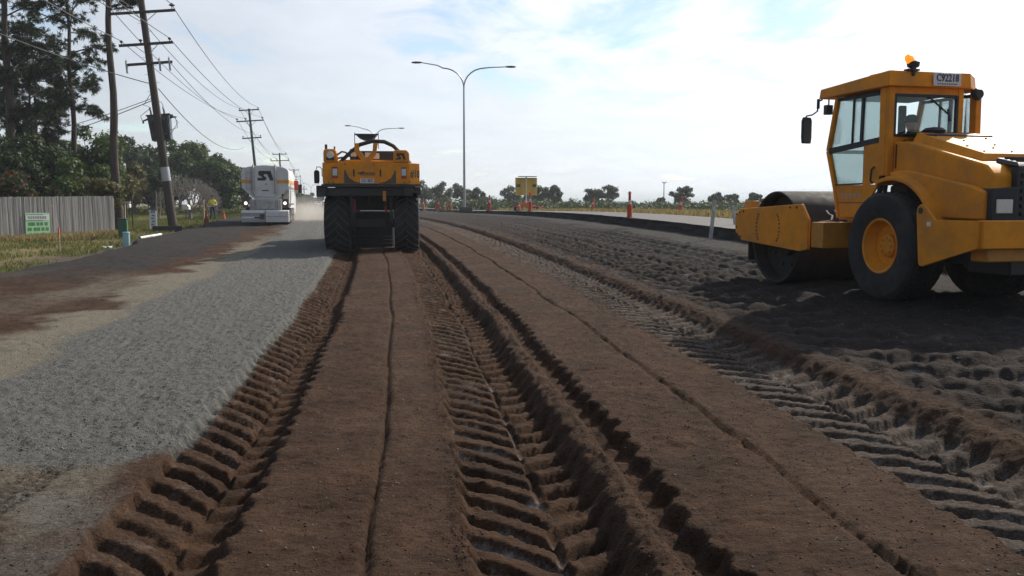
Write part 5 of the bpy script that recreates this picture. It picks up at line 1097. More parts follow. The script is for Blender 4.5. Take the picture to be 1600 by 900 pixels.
def sign_trailer():
    d0 = 76.; root = empty('sign_trailer', (PX(822, d0), d0, zr(d0) - .05), R(8), 'yellow message board on a mast above an orange trailer', 'sign trailer')
    m = MB(); m.box(-.93, .93, -.06, .06, 1.35, 2.85); bd = m.build('board', 'sign_yellow', root, .02)
    for x in (-.46, .0, .52):
        m = MB(); m.box(x - .022 if x else -.05, x + .022 if x else .05, -.10, -.065, 1.34 if x else .35, 2.86 if x else 2.84); m.build('mast' if x == 0 else 'stiffener', 'white_plain' if x == 0 else 'offwhite_dirty', bd if x else root)
    m = MB(); m.box(-.65, .85, -.5, .5, 2.93, 2.97); m.tube([(0, 0, 2.8), (0, 0, 2.94)], .05, 8); m.build('solar_panel', 'black_plastic', root)
    m = MB(); m.box(-.9, .9, -.5, .5, .38, .50); m.bar((-1.2, -.4, .40), (-.3, -.4, .52), .08, .08); m.bar((.4, -.4, .42), (1.5, -.4, .40), .08, .08); m.box(-.5, .4, -.45, .45, .5, .72); tr = m.build('trailer', 'orange_plastic', root, .01)
    for x in (-1.18, 1.1): 
        m = MB(); m.tube([(x, -.4, .4), (x, -.4, .02)], .04, 8); m.lathe([(0, .1), (.03, .1)], (x, -.4, 0), 'z', 8); m.build('jack_leg', 'galv', tr)
    for x in (-.95, .95): flat_wheel(root, (x, .1, .30), .30, .18, 'galv', 3, 24, .55)
    for s in (-1, 1):
        m = MB(); m.box(s * .68 - .16, s * .68 + .16, -.068, -.062, 2.05, 2.3); m.build('decal', 'ink_grey', bd)
sign_trailer()

# ------------------------------------------------------------------ left verge
def fence():
    a = Vector((-26.0, 27.4, 0)); b = Vector((PX(180, 40.6), 40.6, 0)); L_ = (b - a).length; dr = (b - a).normalized(); n = int(L_ / .082)
    root = empty('paling_fence', (b.x, b.y, zt(b.x, b.y)), 0, 'weathered grey timber paling fence behind the dry grass', 'fence')
    nrm = Vector((-dr.y, dr.x, 0)); rz = math.atan2(dr.y, dr.x)
    base = MB(); base.box(-.0385, .0385, -.009, .009, 0, 1.86); me = None; r_ = random.Random(2)
    for k in range(n):
        p = a + dr * (k + .5) * (L_ / n); z = zt(p.x, p.y)
        if me is None: o = base.build('paling', 'paling_wood', root, .0); me = o.data
        else: o = bpy.data.objects.new('paling', me); COL.objects.link(o); o.parent = root
        off = nrm * (-.02 + r_.uniform(-.004, .004) )
        o.location = (p.x + off.x - b.x, p.y + off.y - b.y, z - zt(b.x, b.y) - .06 + r_.uniform(-.012, .012)); o.rotation_euler = (r_.uniform(-.006, .006), r_.uniform(-.008, .008), rz + r_.uniform(-.03, .03))
    for zz in (.4, 1.4):
        m = MB(); pts = []
        m.bar(Vector((a.x, a.y, zt(a.x, a.y) + zz)) - Vector((b.x, b.y, zt(b.x, b.y))) + nrm * .04, Vector((0, 0, zz)) + nrm * .04, .04, .09); m.build('rail', 'paling_wood', root)
    for k in range(7):
        p = a.lerp(b, k / 6); m = MB(); q = p - Vector((b.x, b.y, 0)) + nrm * .10; m.box(q.x - .06, q.x + .06, q.y - .06, q.y + .06, zt(p.x, p.y) - zt(b.x, b.y) - .2, zt(p.x, p.y) - zt(b.x, b.y) + 1.7); m.build('post', 'paling_wood', root)
    return a, b, dr, nrm
FA, FB, FD, FN = fence()
def fence_sign():
    # meets the fence where the sight line of the board crosses it
    best = min((abs((FA.lerp(FB, t).x / FA.lerp(FB, t).y) - (60 - 800) / 1385.), t) for t in [i / 400 for i in range(401)])[1]
    p = FA.lerp(FB, best) - FN * .06; z = zt(p.x, p.y); dist = p.y; k = dist / 1385.
    root = empty('fence_sign', (p.x, p.y, z), 0, 'green and white advertising board fixed to the paling fence', 'sign')
    zc = EYE - (357 - 318) * k - z; W_, H_ = 1.06, 1.32
    rt = FD; 
    def M(x, y): return face_M(Vector((0, 0, zc)) + rt * x + Vector((0, 0, y)) - FN * .012, rt, (.0, 0, 1))
    m = MB(); m.box(-W_ / 2, W_ / 2, -H_ / 2, H_ / 2, -.012, .0, 0, M(0, 0)); bd = m.build('board', 'sign_green', root)
    m = MB(); m.box(-.50, .50, .36, .58, 0, .004, 0, M(0, 0)); m.box(-.44, .50, -.58, -.38, 0, .004, 0, M(0, 0)); m.build('white_band', 'sign_white', bd)
    m = MB()
    for y in (.59, .35): m.box(-.50, .24, y - .008, y + .008, .004, .007, 0, M(0, 0))
    for (x0, x1) in ((-.44, .50),): 
        for y in (-.37, -.59): m.box(x0, x1, y - .008, y + .008, .004, .007, 0, M(0, 0))
    for x in (.04, .22): m.box(x - .014, x + .014, -.58, -.38, .004, .007, 0, M(0, 0))
    m.build('rule_line', 'ink', bd)
    m = MB(); r_ = random.Random(9)
    for y, xs in ((.20, (-.42, -.25, -.06, .10, .30)), (-.02, (-.45, -.19, -.04, .15, .34))):
        for x in xs:
            n = 3 if x > -.4 else 4
            for q in range(n): m.box(x + q * .045, x + q * .045 + .034, y - .07, y + .07, 0, .004, 0, M(0, 0))
    m.build('lettering', 'sign_dark_green', bd)
    m = MB()
    for q in range(13): m.box(-.34 + q * .05, -.325 + q * .05, -.26, -.20 + .03 * (q % 3 == 0), 0, .004, 0, M(0, 0))
    for q in range(11): x = -.42 + q * .075; m.box(x, x + .016, .40, .54, .0045, .007, 0, M(0, 0)); m.box(x + .03, x + .04, .42, .52, .0045, .007, 0, M(0, 0))
    for q in range(9): x = -.38 + q * .09; m.box(x, x + .016, -.54, -.42, .0045, .007, 0, M(0, 0))
    m.build('lettering', 'ink_grey', bd)
fence_sign()
def stake(px, d, h, label, tip=None, w=.035, mat='wood_stake', tilt=0.):
    X = PX(px, d); root = empty('marker_stake', (X, d, zt(X, d)), 0, label, 'stake'); m = MB(); m.prism([(-w / 2, -w / 2), (w / 2, -w / 2), (w / 2, w / 2), (-w / 2, w / 2)], -.1, h, 'z'); m.v = [tuple(Matrix.Rotation(R(tilt), 4, 'Y') @ Vector(p)) for p in m.v]; m.build('stake', mat, root, .003)
    if tip: m = MB(); m.prism([(-w / 2 - .004, -w / 2 - .004), (w / 2 + .004, -w / 2 - .004), (w / 2 + .004, w / 2 + .004), (-w / 2 - .004, w / 2 + .004)], h * .78, h + .004, 'z'); m.build('painted_tip', tip, root)
stake(93, 29.5, .85, 'slim wooden stake with an orange tip in the dry grass', 'orange_plastic')
stake(191, 38.5, .75, 'pale wooden stake beside the green service box', None, .05)
stake(209, 47, 1.9, 'dark steel fence post between the mailbox and the leaning pole', None, .05, 'black_paint')
stake(198, 49, 1.4, 'short dark post just past the end of the paling fence', None, .06, 'black_paint')
stake(299, 66, 1.35, 'dark thin post near the small white mailbox', None, .05, 'black_paint')
stake(320, 66, 1.5, 'pale wooden post close to the standing worker', None, .10)
def verge_things():
    # mailbox with house sign on a post
    X, Y = PX(197, 45), 45.; z = zt(X, Y); root = empty('mailbox', (X, Y, z), 0, 'white roadside mailbox on a thin post beside the pine trunk', 'mailbox')
    m = MB(); m.bar((0, 0, -.1), (0, 0, 1.42), .07, .07); m.build('post', 'wood_stake', root)
    m = MB(); m.bar((-.35, 0, 1.44), (.32, 0, 1.44), .05, .10); m.build('arm', 'white_plain', root)
    m = MB(); m.box(.16, .30, -.12, .12, 1.18, 1.36); m.build('letter_box', 'white_plain', root, .02)
    m = MB(); m.box(-.66, -.24, -.05, -.02, 1.28, 1.58); s = m.build('house_sign', 'sign_white', root)
    m = MB(); m.box(-.60, -.28, -.056, -.051, 1.50, 1.54); m.build('red_bar', 'red_plastic', s)
    m = MB()
    for k in range(4): m.box(-.59 + k * .08, -.54 + k * .08, -.056, -.051, 1.34, 1.46)
    m.build('lettering', 'ink', s)
    # green service box and pale pipe
    X, Y = PX(193, 38.5), 38.5; root = empty('service_box', (X, Y, zt(X, Y)), .3, 'dark green service box on the verge behind the pale pipe', 'service box')
    m = MB(); m.box(-.17, .17, -.13, .13, -.05, .80); m.build('cabinet', 'green_box', root, .02)
    m = MB(); m.box(-.19, .19, -.15, .15, .80, .86); m.build('lid', 'green_box', root, .02)
    m = MB(); m.box(.175, .19, -.1, .1, .1, .75); m.build('door', 'sign_dark_green', root)
    X, Y = PX(198, 33.2), 33.2; root = empty('pipe_riser', (X, Y, zt(X, Y)), 0, 'short pale blue upright pipe capped on the grass verge', 'pipe')
    m = MB(); m.lathe([(-.1, .125), (.50, .125), (.50, .10), (.46, .0)], (0, 0, 0), 'z', 24); m.build('pipe', 'cyan_plastic', root)
    m = MB(); m.lathe([(.47, .127), (.49, .133), (.515, .133), (.53, .118), (.53, 0)], (0, 0, 0), 'z', 24); m.build('cap', 'cyan_plastic', root)
    a = Vector((PX(219, 37.0), 37.0, 0)); b = Vector((PX(252, 39.2), 39.2, 0)); a.z = zt(a.x, a.y) + .09; b.z = zt(b.x, b.y) + .12
    m = MB(); dd = (b - a); m.tube([Vector(), dd * .5, dd], .06, 12, 0, False); m.tube([dd, dd * .5, Vector()], .052, 12, 0, False); o = m.build('loose_pipe', 'pvc_white', None); o.location = a; tag(o, 'white plastic pipe lying on the verge', 'pipe')
    X, Y = PX(167, 31.5), 31.5; m = MB(); r_ = random.Random(3)
    vs = [(.34 * (i / 6 - .5), .18 * (j / 4 - .5), .05 + .05 * math.sin(i * 1.9 + j) * math.cos(j * 2.3)) for i in range(7) for j in range(5)]; m.add(vs, [(i * 5 + j, i * 5 + j + 1, i * 5 + j + 6, i * 5 + j + 5) for i in range(6) for j in range(4)]); o = m.build('litter_bag', 'sign_white', None); o.location = (X, Y, zt(X, Y) + .02); sm = o.modifiers.new('t', 'SOLIDIFY'); sm.thickness = .01; tag(o, 'crumpled white scrap of plastic on the verge', 'litter')
    # upright real-estate style board and dark planter wall at the pole foot
    X, Y = PX(241, 45), 45.; root = empty('upright_sign', (X, Y, zt(X, Y)), R(-28), 'narrow white and blue upright board by the leaning pole', 'sign')
    m = MB(); m.box(-.20, .20, -.02, .02, .18, 1.02); bd = m.build('board', 'sign_white', root)
    m = MB(); m.box(-.30, -.24, -.02, .02, 1.0, 1.05); m.bar((-.26, 0, -.1), (-.22, 0, 1.05), .04, .04); m.bar((.2, .03, -.1), (.2, .03, 1.0), .04, .04); m.build('post', 'white_plain', root)
    m = MB(); m.box(-.18, .18, -.026, -.021, .92, 1.0)
    for k in range(4): m.box(-.12 + .05 * (k % 2), .08 + .05 * (k % 2), -.026, -.021, .30 + .15 * k, .37 + .15 * k)
    m.build('lettering', 'sign_blue', bd)
    X, Y = PX(263, 44), 44.; root = empty('timber_edging', (X, Y, zt(X, Y)), R(6), 'low dark timber edging at the foot of the leaning pole', 'edging')
    for k in range(2): m = MB(); m.box(-.72, .72, -.06 + .006 * k, .06 + .004 * k, -.1 + .20 * k, .096 + .20 * k); m.build('sleeper', 'black_paint', root, .015)
    # small white box further on
    X, Y = PX(293, 62), 62.; root = empty('mailbox', (X, Y, zt(X, Y)), 0, 'small white mailbox in front of the bare frangipani', 'mailbox')
    m = MB(); m.bar((-.02, 0, -.1), (-.02, 0, .85), .05, .05); m.build('post', 'black_paint', root)
    m = MB(); m.prism([(-.24, .80), (.24, .80), (.24, 1.0), (.12, 1.14), (-.12, 1.14), (-.24, 1.0)], -.2, .2, 'y'); m.build('letter_box', 'white_plain', root, .01)
    standing_worker('person', (PX(334, 62), 62, zt(PX(334, 62), 62)), R(-150), 'worker in a yellow high-visibility shirt, jeans and dark cap')
verge_things()
def cone(px, d, h, label, mat):
    X = PX(px, d); u = X - float(XC(d)); z = zt(X, d) if u < -9.0 else zb(X, d)
    root = empty('traffic_cone', (X, d, z + .005), .3, label, 'traffic cone', 'traffic cones by the worker')
    m = MB(); m.box(-.19 * h / .7, .19 * h / .7, -.19 * h / .7, .19 * h / .7, 0, .035); m.build('base', 'rubber', root, .01)
    m = MB(); m.lathe([(.035, .14 * h / .7), (h, .028), (h, .0)], (0, 0, 0), 'z', 20); m.build('cone', mat, root)
    m = MB(); m.lathe([(.48 * h, .085 * h / .7), (.68 * h, .062 * h / .7)], (0, 0, 0), 'z', 20); m.build('reflective_sleeve', 'reflective', root)
simple('cone_shaded', (.26, .035, .02), .6, var=.2, dirt=(.08, .03, .02), dirt_amt=.5)  # cone orange darkened: the shade is put into this colour
cone(351, 61, .74, 'bright orange traffic cone between the worker and the white truck', 'orange_plastic')
cone(324, 53, .86, 'traffic cone coloured dark red as in shade, standing before the worker', 'cone_shaded')

def car(X, Y, z, rz, mat, label):
    root = empty('parked_car', (X, Y, z), rz, label, 'car', 'distant cars'); 
    prof = [(-2.2, .35), (-2.25, .75), (-2.1, .98), (-1.5, 1.05), (-1.0, 1.48), (.5, 1.5), (1.2, 1.02), (2.05, .9), (2.25, .65), (2.2, .35)]
    m = MB(); m.prism(prof, -.86, .86); b = m.build('body', mat, root, .06, seg=3)
    m = MB(); m.hexa([(-.7, -1.50, 1.07), (.7, -1.50, 1.07), (.7, -1.48, 1.06), (-.7, -1.48, 1.06), (-.62, -1.06, 1.44), (.62, -1.06, 1.44), (.62, -1.04, 1.43), (-.62, -1.04, 1.43)]); m.v = [(x, y - .03, zz + .02) for x, y, zz in m.v]; m.build('rear_window', 'car_glass', b)
    for s in (-1, 1):
        m = MB(); m.prism([(-1.3, 1.08), (-.95, 1.42), (.45, 1.43), (.95, 1.08)], s * .855, s * .87); m.build('side_window', 'car_glass', b)
        m = MB(); m.box(s * .7 - .12, s * .7 + .12, -2.28, -2.2, .72, .9); m.build('tail_lamp', 'red_lens', b)
    for x in (-.78, .78):
        for y in (-1.35, 1.4): flat_wheel(root, (x, y, .32), .32, .2, 'galv', 3, 18, .6)
car(PX(499, 235), 235, zb(PX(499, 235), 235) + .02, R(12), 'car_white', 'tiny white car far down the road beside the dust')
car(PX(507, 262), 262, zb(PX(507, 262), 262) + .02, R(12), 'car_red', 'tiny dark red car farthest down the road')
# ------------------------------------------------------------------ trees
def leaf_cloud(cl, n, size, seed, flat=.0, squash=.8, shell=.55):
    """cl: list of (centre, radius). returns verts, faces of n small folded leaves spread through the clumps"""
    r = np.random.RandomState(seed); w = np.array([c[1] ** 2 for c in cl]); w = w / w.sum(); pick = r.choice(len(cl), n, p=w)
    C = np.array([c[0] for c in cl])[pick]; Rr = np.array([c[1] for c in cl])[pick]
    d = r.normal(size=(n, 3)); d /= np.linalg.norm(d, axis=1)[:, None]
    rad = Rr * (shell + (1 - shell) * r.rand(n)) ** .8 * (.8 + .35 * r.rand(n))
    P = C + d * rad[:, None] * np.array([1, 1, squash])
    nrm = d * .7 + r.normal(size=(n, 3)) * .6 + np.array([0, 0, .35]); nrm /= np.linalg.norm(nrm, axis=1)[:, None]
    a = np.cross(nrm, r.normal(size=(n, 3))); a /= np.linalg.norm(a, axis=1)[:, None]; b = np.cross(nrm, a)
    s = size * (.55 + .9 * r.rand(n))[:, None]
    V = np.stack([P - a * s, P - b * s * .55, P + a * s, P + b * s * .55], 1).reshape(-1, 3)
    return V, n
def leaf_object(name, V, n, mat, parent):
    me = bpy.data.meshes.new(name); me.vertices.add(n * 4); me.vertices.foreach_set('co', V.reshape(-1).astype(np.float32)); me.loops.add(n * 4); me.loops.foreach_set('vertex_index', np.arange(n * 4, dtype=np.int32)); me.polygons.add(n); me.polygons.foreach_set('loop_start', np.arange(0, n * 4, 4, dtype=np.int32)); me.update(calc_edges=True); me.materials.append(MATS[mat])
    o = bpy.data.objects.new(name, me); COL.objects.link(o); o.parent = parent; return o
def tree(px, d, h, rad, label, mat='leaf_mid', n=5000, size=.16, seed=1, z=None, trunk_r=.16, low=.28, barkm='tree_bark', name='tree', group='trees and shrubs by the road', squash=.8, clumps=16, shell=.5, cat='tree', wide=1.0):
    X = PX(px, d); z = zt(X, d) if z is None else z; root = empty(name, (X, d, z), 0, label, cat, group); r = random.Random(seed)
    cl = []
    ch = h * (1 - low) / 2; cz = h * low + ch
    for k in range(clumps):
        for _ in range(30):
            p = Vector((r.uniform(-1, 1), r.uniform(-1, 1), r.uniform(-1, 1)))
            if .25 < p.length < 1: break
        q = Vector((p.x * rad * .78 * wide, p.y * rad * .78, cz + p.z * ch * .78)); cl.append((q, min(rad, ch) * r.uniform(.26, .46)))
    m = MB(); top = Vector((r.uniform(-.1, .1) * rad, 0, h * .62)); 
    m.tube([Vector((0, 0, -.2)), Vector((0, 0, h * .12)), Vector((top.x * .5, 0, h * .35)), top], [trunk_r * 1.25, trunk_r, trunk_r * .8, trunk_r * .35], 8)
    for (q, cr) in cl:
        s = Vector((top.x * .4, 0, h * r.uniform(.18, .42))); mid = s.lerp(q, .5) + Vector((0, 0, .08 * h)) * r.uniform(0, 1); m.tube([s, mid, q], [trunk_r * .42, trunk_r * .26, trunk_r * .08], 6)
    m.build('trunk', barkm, root)
    V, n_ = leaf_cloud(cl, n, size, seed, squash=squash, shell=shell); leaf_object('crown', V, n_, mat, root)
    return root
def pine(px, d, h, label, seed, first, spread, r0=.22, nb=26, lean=0., tufts=28, tipz=None, only=None):
    X = PX(px, d); root = empty('pine_tree', (X, d, zt(X, d)), 0, label, 'pine tree', 'tall pines behind the fence'); r = random.Random(seed)
    m = MB(); k = 16; m.tube([Vector((lean * h * (i / k) + .05 * math.sin(i * 1.3 + seed), .04 * math.cos(i * 1.1), -.3 + (h + .3) * i / k)) for i in range(k + 1)], [r0 * (1.12 - .85 * i / k) + .008 * (i % 2) for i in range(k + 1)], 12)
    tr = m.build('trunk', 'pine_bark', root)
    bm_ = MB(); V = []
    rs = np.random.RandomState(seed)
    def tuft(p, dr, s):
        for _ in range(tufts):
            dd = Vector((r.gauss(0, .55), r.gauss(0, .55), r.gauss(0, .45))) + dr * .55; dd.normalize(); L_ = s * r.uniform(.7, 1.15); wv = dd.cross(Vector((r.gauss(0, 1), r.gauss(0, 1), r.gauss(0, 1)))).normalized() * .018
            e = p + dd * L_ - Vector((0, 0, .10 * L_)); mdl = p + dd * L_ * .5
            V.extend([p, mdl + wv, e, mdl - wv])
    for q in range(nb):
        z = first + (h - first) * ((q + r.random() * .8) / nb) ** .92; t = (z - first) / (h - first); ang = q * 2.4 + r.uniform(-.5, .5)
        if only and not only(ang, t): continue
        ln = spread * (.45 + .75 * math.sin(math.pi * min(1, .22 + .78 * (1 - t)))) * r.uniform(.7, 1.1)
        o = Vector((lean * z, 0, z)); dr = Vector((math.cos(ang), math.sin(ang), r.uniform(-.15, .55)))
        pts = [o + dr * ln * f + Vector((0, 0, ln * (.10 * f - .16 * f * f + (.10 * f ** 3)))) for f in (0, .33, .66, 1)]
        bm_.tube(pts, [.055 * (1 - t * .5), .042, .028, .012], 6)
        for c in range(12):
            f = .30 + .70 * (c + r.random()) / 12; b = pts[0].lerp(pts[3], f) + Vector((0, 0, .02)); side = Vector((-dr.y, dr.x, 0)) * r.uniform(-1, 1) * ln * .40 * (1.15 - f * .4); tip = b + side + dr * r.uniform(.05, .3) + Vector((0, 0, r.uniform(-.45, .42)))
            bm_.tube([b, (b + tip) / 2 + Vector((0, 0, .04)), tip], [.014, .011, .007], 4, cap=False)
            for e in range(4): tuft(tip.lerp(b, e * .24) + Vector((r.gauss(0, .07), r.gauss(0, .07), r.gauss(0, .07))), (tip - b).normalized() if (tip - b).length > .01 else dr, .30)
    bm_.build('branch', 'pine_bark', tr)
    A = np.array([tuple(v) for v in V]); leaf_object('crown', A, len(V) // 4, 'needle', root)
pine(27, 50, 17.5, 'pine with the thickest trunk behind the flowering shrubs', 11, 6.0, 3.3, .27, 19, -.004)
pine(124, 53, 16.5, 'slim pine with a full needle crown between two taller trunks', 12, 6.6, 3.3, .17, 26, -.006)
pine(186, 47, 19.5, 'tall pine with a bare trunk beside the leaning pole', 13, 11.2, 2.8, .215, 13, -.003)
pine(66, 64, 12.4, 'farther pine half hidden between the two dense pines', 14, 4.2, 2.6, .15, 20, .0)
pine(58, 52, 9.6, 'short dense pine rising over the garden shrubs', 15, 3.4, 2.5, .12, 24, .0)
# garden behind the fence
for a in [(10, 47, 5.2, 2.2, 'dark leafy tree around the foot of the thickest pine', 'leaf_dark', 7000, 21), (52, 49, 5.6, 2.2, 'dark bushy tree under the short dense pine', 'leaf_dark', 7500, 22), (98, 50, 5.0, 2.0, 'dark leafy tree between the slim pine and the fence', 'leaf_dark', 7000, 23),
          (150, 55, 6.4, 2.3, 'bright green rounded tree between two pine trunks', 'leaf_mid', 9000, 24), (136, 48, 3.9, 1.7, 'mid-height garden tree above the middle of the fence', 'leaf_mid', 6000, 25), (172, 58, 4.6, 1.8, 'olive leafy tree just behind the bare pine trunk', 'leaf_olive', 6000, 26),
          (200, 66, 4.6, 1.5, 'golden olive small tree beside the bare pine trunk', 'leaf_olive', 5000, 27)]:
    tree(a[0], a[1], a[2], a[3], a[4], a[5], a[6], .11, a[7], trunk_r=.10, low=.12, clumps=22, shell=.45)
for a in [(22, 41.5, 3.0, 1.35, 'flowering shrub with red blossom over the fence end', 'leaf_red', 5000, 31), (66, 42.5, 2.7, 1.25, 'flowering shrub with red blossom above the green board', 'leaf_red', 4500, 32), (112, 43.5, 2.8, 1.3, 'leafy green shrub over the middle of the fence', 'leaf_mid', 4500, 33), (157, 44.5, 2.9, 1.3, 'leafy olive shrub over the last palings', 'leaf_olive', 4500, 34)]:
    tree(a[0], a[1], a[2], a[3], a[4], a[5], a[6], .085, a[7], trunk_r=.05, low=.05, clumps=16, name='shrub', cat='shrub')
for a in [(212, 100, 9.0, 3.5, 'broad dark tree between bare pine trunk and leaning pole', 'leaf_dark', 9000, 41), (240, 92, 6.0, 3.0, 'lower dark tree directly behind the leaning pole', 'leaf_dark', 8000, 42), (284, 104, 9.4, 3.5, 'large green tree rising behind the bare frangipani', 'leaf_mid', 9000, 43), (322, 108, 9.6, 3.4, 'large grey-green tree above the worker', 'leaf_grey', 9000, 44), (345, 98, 6.4, 3.1, 'rounded green tree between worker and white truck', 'leaf_mid', 8000, 45), (362, 110, 4.6, 2.6, 'low green tree touching the white truck', 'leaf_mid', 6000, 46), (388, 125, 7.2, 2.8, 'dark tree rising behind the spreader tank', 'leaf_dark', 6000, 47), (262, 96, 4.2, 2.4, 'small dark tree behind the bare frangipani trunk', 'leaf_dark', 6000, 48)]:
    tree(a[0], a[1], a[2], a[3], a[4], a[5], a[6], .21, a[7], trunk_r=.2, low=.12, clumps=24, shell=.5)
for a in [(464, 190, 4.6, 2.4, 'pale green tree in the dust beside the spreader truck', 'leaf_mid', 51), (478, 300, 5.0, 4.2, 'low dark tree at the far bend of the road', 'leaf_dark', 52), (490, 330, 6.0, 4.0, 'domed dark tree at the far end of the road', 'leaf_dark', 53), (503, 300, 4.2, 3.6, 'low tree hidden partly by the stabiliser mirror', 'leaf_dark', 54)]:
    tree(a[0], a[1], a[2], a[3], a[4], a[5], 3500, .34, a[6], trunk_r=.2, low=.05, clumps=16, group='distant trees')
for i, a in enumerate([(660, 150, 5.1, 2.3, 'leafy field tree next to the stabiliser'), (688, 155, 4.9, 2.2, 'field tree behind the leaning red barrier'), (722, 160, 4.9, 2.0, 'field tree standing behind the street light pole'), (747, 150, 3.9, 1.9, 'lowest field tree close beside the street light pole'), (797, 165, 4.6, 1.9, 'sparse field tree between street light and yellow board'), (845, 160, 4.6, 1.9, 'rounded field tree touching the edge of the yellow board'), (866, 158, 4.6, 1.3, 'thin upright field tree with gaps near the yellow board'), (823, 170, 3.6, 2.2, 'low field tree behind the sign trailer mast'), (923, 165, 4.1, 1.4, 'smaller field tree of the close pair past the sign trailer'), (948, 165, 4.5, 1.9, 'larger field tree of the close pair past the sign trailer'), (1062, 150, 4.4, 2.0, 'lone open-crowned tree beyond the tilted bollard'), (1119, 155, 3.1, 1.5, 'small field tree over the taller guide post'), (1142, 160, 2.9, 1.7, 'small field tree over the shorter guide post'), (1177, 150, 3.0, 1.5, 'small field tree beside the roller drum'), (1030, 175, 2.3, 1.2, 'stunted field tree by the thin power pole')]):
    tree(a[0], a[1], a[2] * 1.04, a[3] * 1.25, a[4], 'leaf_grey', 2600, .19, 60 + i, z=.85, trunk_r=.10, low=.16, clumps=20, shell=.25, group='trees in the far field')
# bare frangipani
def frangipani():
    X, Y = PX(299, 68), 68.; root = empty('frangipani_tree', (X, Y, zt(X, Y)), 0, 'leafless grey frangipani with a dome of bare branches', 'tree'); r = random.Random(5); tr = MB(); br = MB()
    def grow(p, d, ln, rad, lev, mb):
        e = p + d * ln; mb.tube([p, p.lerp(e, .5) + Vector((r.gauss(0, .02), r.gauss(0, .02), 0)), e], [rad, rad * .86, rad * .72], 6)
        if lev == 0: return
        k = 3 if lev > 1 or r.random() < .6 else 2
        a0 = r.uniform(0, 6.28)
        ax = d.orthogonal().normalized()
        for i in range(k):
            nd = (d + (Quaternion(d, a0 + i * 6.283 / k) @ ax) * r.uniform(.55, .95) + Vector((0, 0, .16))).normalized()
            grow(e, nd, ln * r.uniform(.68, .86), rad * .70, lev - 1, br)
    for (d, ln) in ((Vector((-.7, 0, .55)), .85), (Vector((.55, .2, .6)), .8), (Vector((0, -.3, .85)), .8), (Vector((.1, .6, .6)), .8), (Vector((.85, -.2, .38)), .8)):
        grow(Vector((0, 0, .55)), d.normalized(), ln, .085, 5, tr)
    tr.tube([Vector((0, 0, -.2)), Vector((0, 0, .6))], [.17, .13], 8); tr.tube([Vector((-1.3, 0, .55)), Vector((-.5, 0, 1.05))], [.07, .09], 6)
    t = tr.build('trunk', 'frangipani_bark', root); br.build('crown', 'frangipani_bark', root)
frangipani()
def twin_stem():
    X, Y = PX(250, 72), 72.; root = empty('sapling', (X, Y, zt(X, Y)), 0, 'slender pale forked sapling behind the upright board', 'tree'); m = MB()
    for s in (-1, 1): m.tube([(s * .03, 0, -.1), (s * .18, 0, .9), (s * .12, 0, 1.9), (s * .4, 0, 3.0)], [.07, .055, .045, .02], 7)
    m.build('trunk', 'pale_bark', root); V, n = leaf_cloud([(Vector((0, 0, 2.9)), .8), (Vector((.5, .2, 3.2)), .7), (Vector((-.5, 0, 3.1)), .7)], 1800, .10, 77); leaf_object('crown', V, n, 'leaf_dark', root)
twin_stem()

# ------------------------------------------------------------------ grass and scrub
def blades(name, pts, h, w, mat, label, seed, cat='grass', lean=.35):
    r = np.random.RandomState(seed); n = len(pts); P = np.asarray(pts); H = h * (.45 + .9 * r.rand(n)); th = r.rand(n) * 6.283; W_ = w * (.6 + .8 * r.rand(n))
    dx = np.cos(th) * W_; dy = np.sin(th) * W_; lx = r.normal(size=n) * lean * H; ly = r.normal(size=n) * lean * H
    A = P + np.stack([dx, dy, 0 * dx - .02], 1); B = P - np.stack([dx, dy, 0 * dx + .02], 1); M_ = P + np.stack([lx * .4 + dx * .6, ly * .4 + dy * .6, H * .6], 1); T = P + np.stack([lx, ly, H], 1)
    V = np.stack([A, B, T, M_], 1).reshape(-1, 3)
    o = leaf_object(name, V, n, mat, None); tag(o, label, cat, None, 'stuff'); return o
def scatter(n, f, seed):
    r = np.random.RandomState(seed); return f(r, n)
def verge_pts(r, n, u0, u1, y0, y1, pw=1.6, clump=.5):
    Y = y0 + (y1 - y0) * r.rand(n * 3) ** pw; u = u0 + (u1 - u0) * r.rand(n * 3); X = XC(Y) + u
    keep = (fbm(X * .55, Y * .55, 3, 70) * .5 + .5 + r.rand(len(X)) * .6) > clump + .25
    X, Y = X[keep][:n], Y[keep][:n]; return np.stack([X, Y, ZT(X, Y)], 1)
blades('grass', verge_pts(np.random.RandomState(1), 30000, -18, -9.6, 16, 62, 1.3), .13, .012, 'grass_mix', 'short mixed grass along the verge by the fence', 1)
def fence_grass(r, n):
    t = r.rand(n) ** .8; s = r.rand(n) ** 1.7 * 1.8 + .1; P = np.stack([FA.x + (FB.x - FA.x) * t - FN.x * s, FA.y + (FB.y - FA.y) * t - FN.y * s], 1); k = (fbm(P[:, 0] * .9, P[:, 1] * .9, 2, 71) + r.rand(n) * .8) > .1; P = P[k]; return np.concatenate([P, ZT(P[:, 0], P[:, 1])[:, None]], 1)
blades('tall_grass', fence_grass(np.random.RandomState(2), 15000), .24, .010, 'grass_dry', 'tall dry grass along the foot of the paling fence', 2)
def lawn_pts(r, n): Y = 42 + 60 * r.rand(n); u = -9.8 - 22 * r.rand(n); X = XC(Y) + u; return np.stack([X, Y, ZT(X, Y)], 1)
blades('lawn', lawn_pts(np.random.RandomState(3), 22000), .12, .03, 'grass_green', 'mown green lawn beyond the leaning pole', 3)
def dry_right(r, n): Y = 24 + 120 * r.rand(n) ** 1.3; u = 14.4 + 26 * r.rand(n) ** 1.3; X = XC(Y) + u; k = (X / Y > -.2) & (X / Y < .75); return np.stack([X[k], Y[k], ZT(X[k], Y[k])], 1)
blades('dry_grass', dry_right(np.random.RandomState(4), 52000), .26, .020, 'grass_dry', 'dry straw-coloured grass beyond the old carriageway', 4)
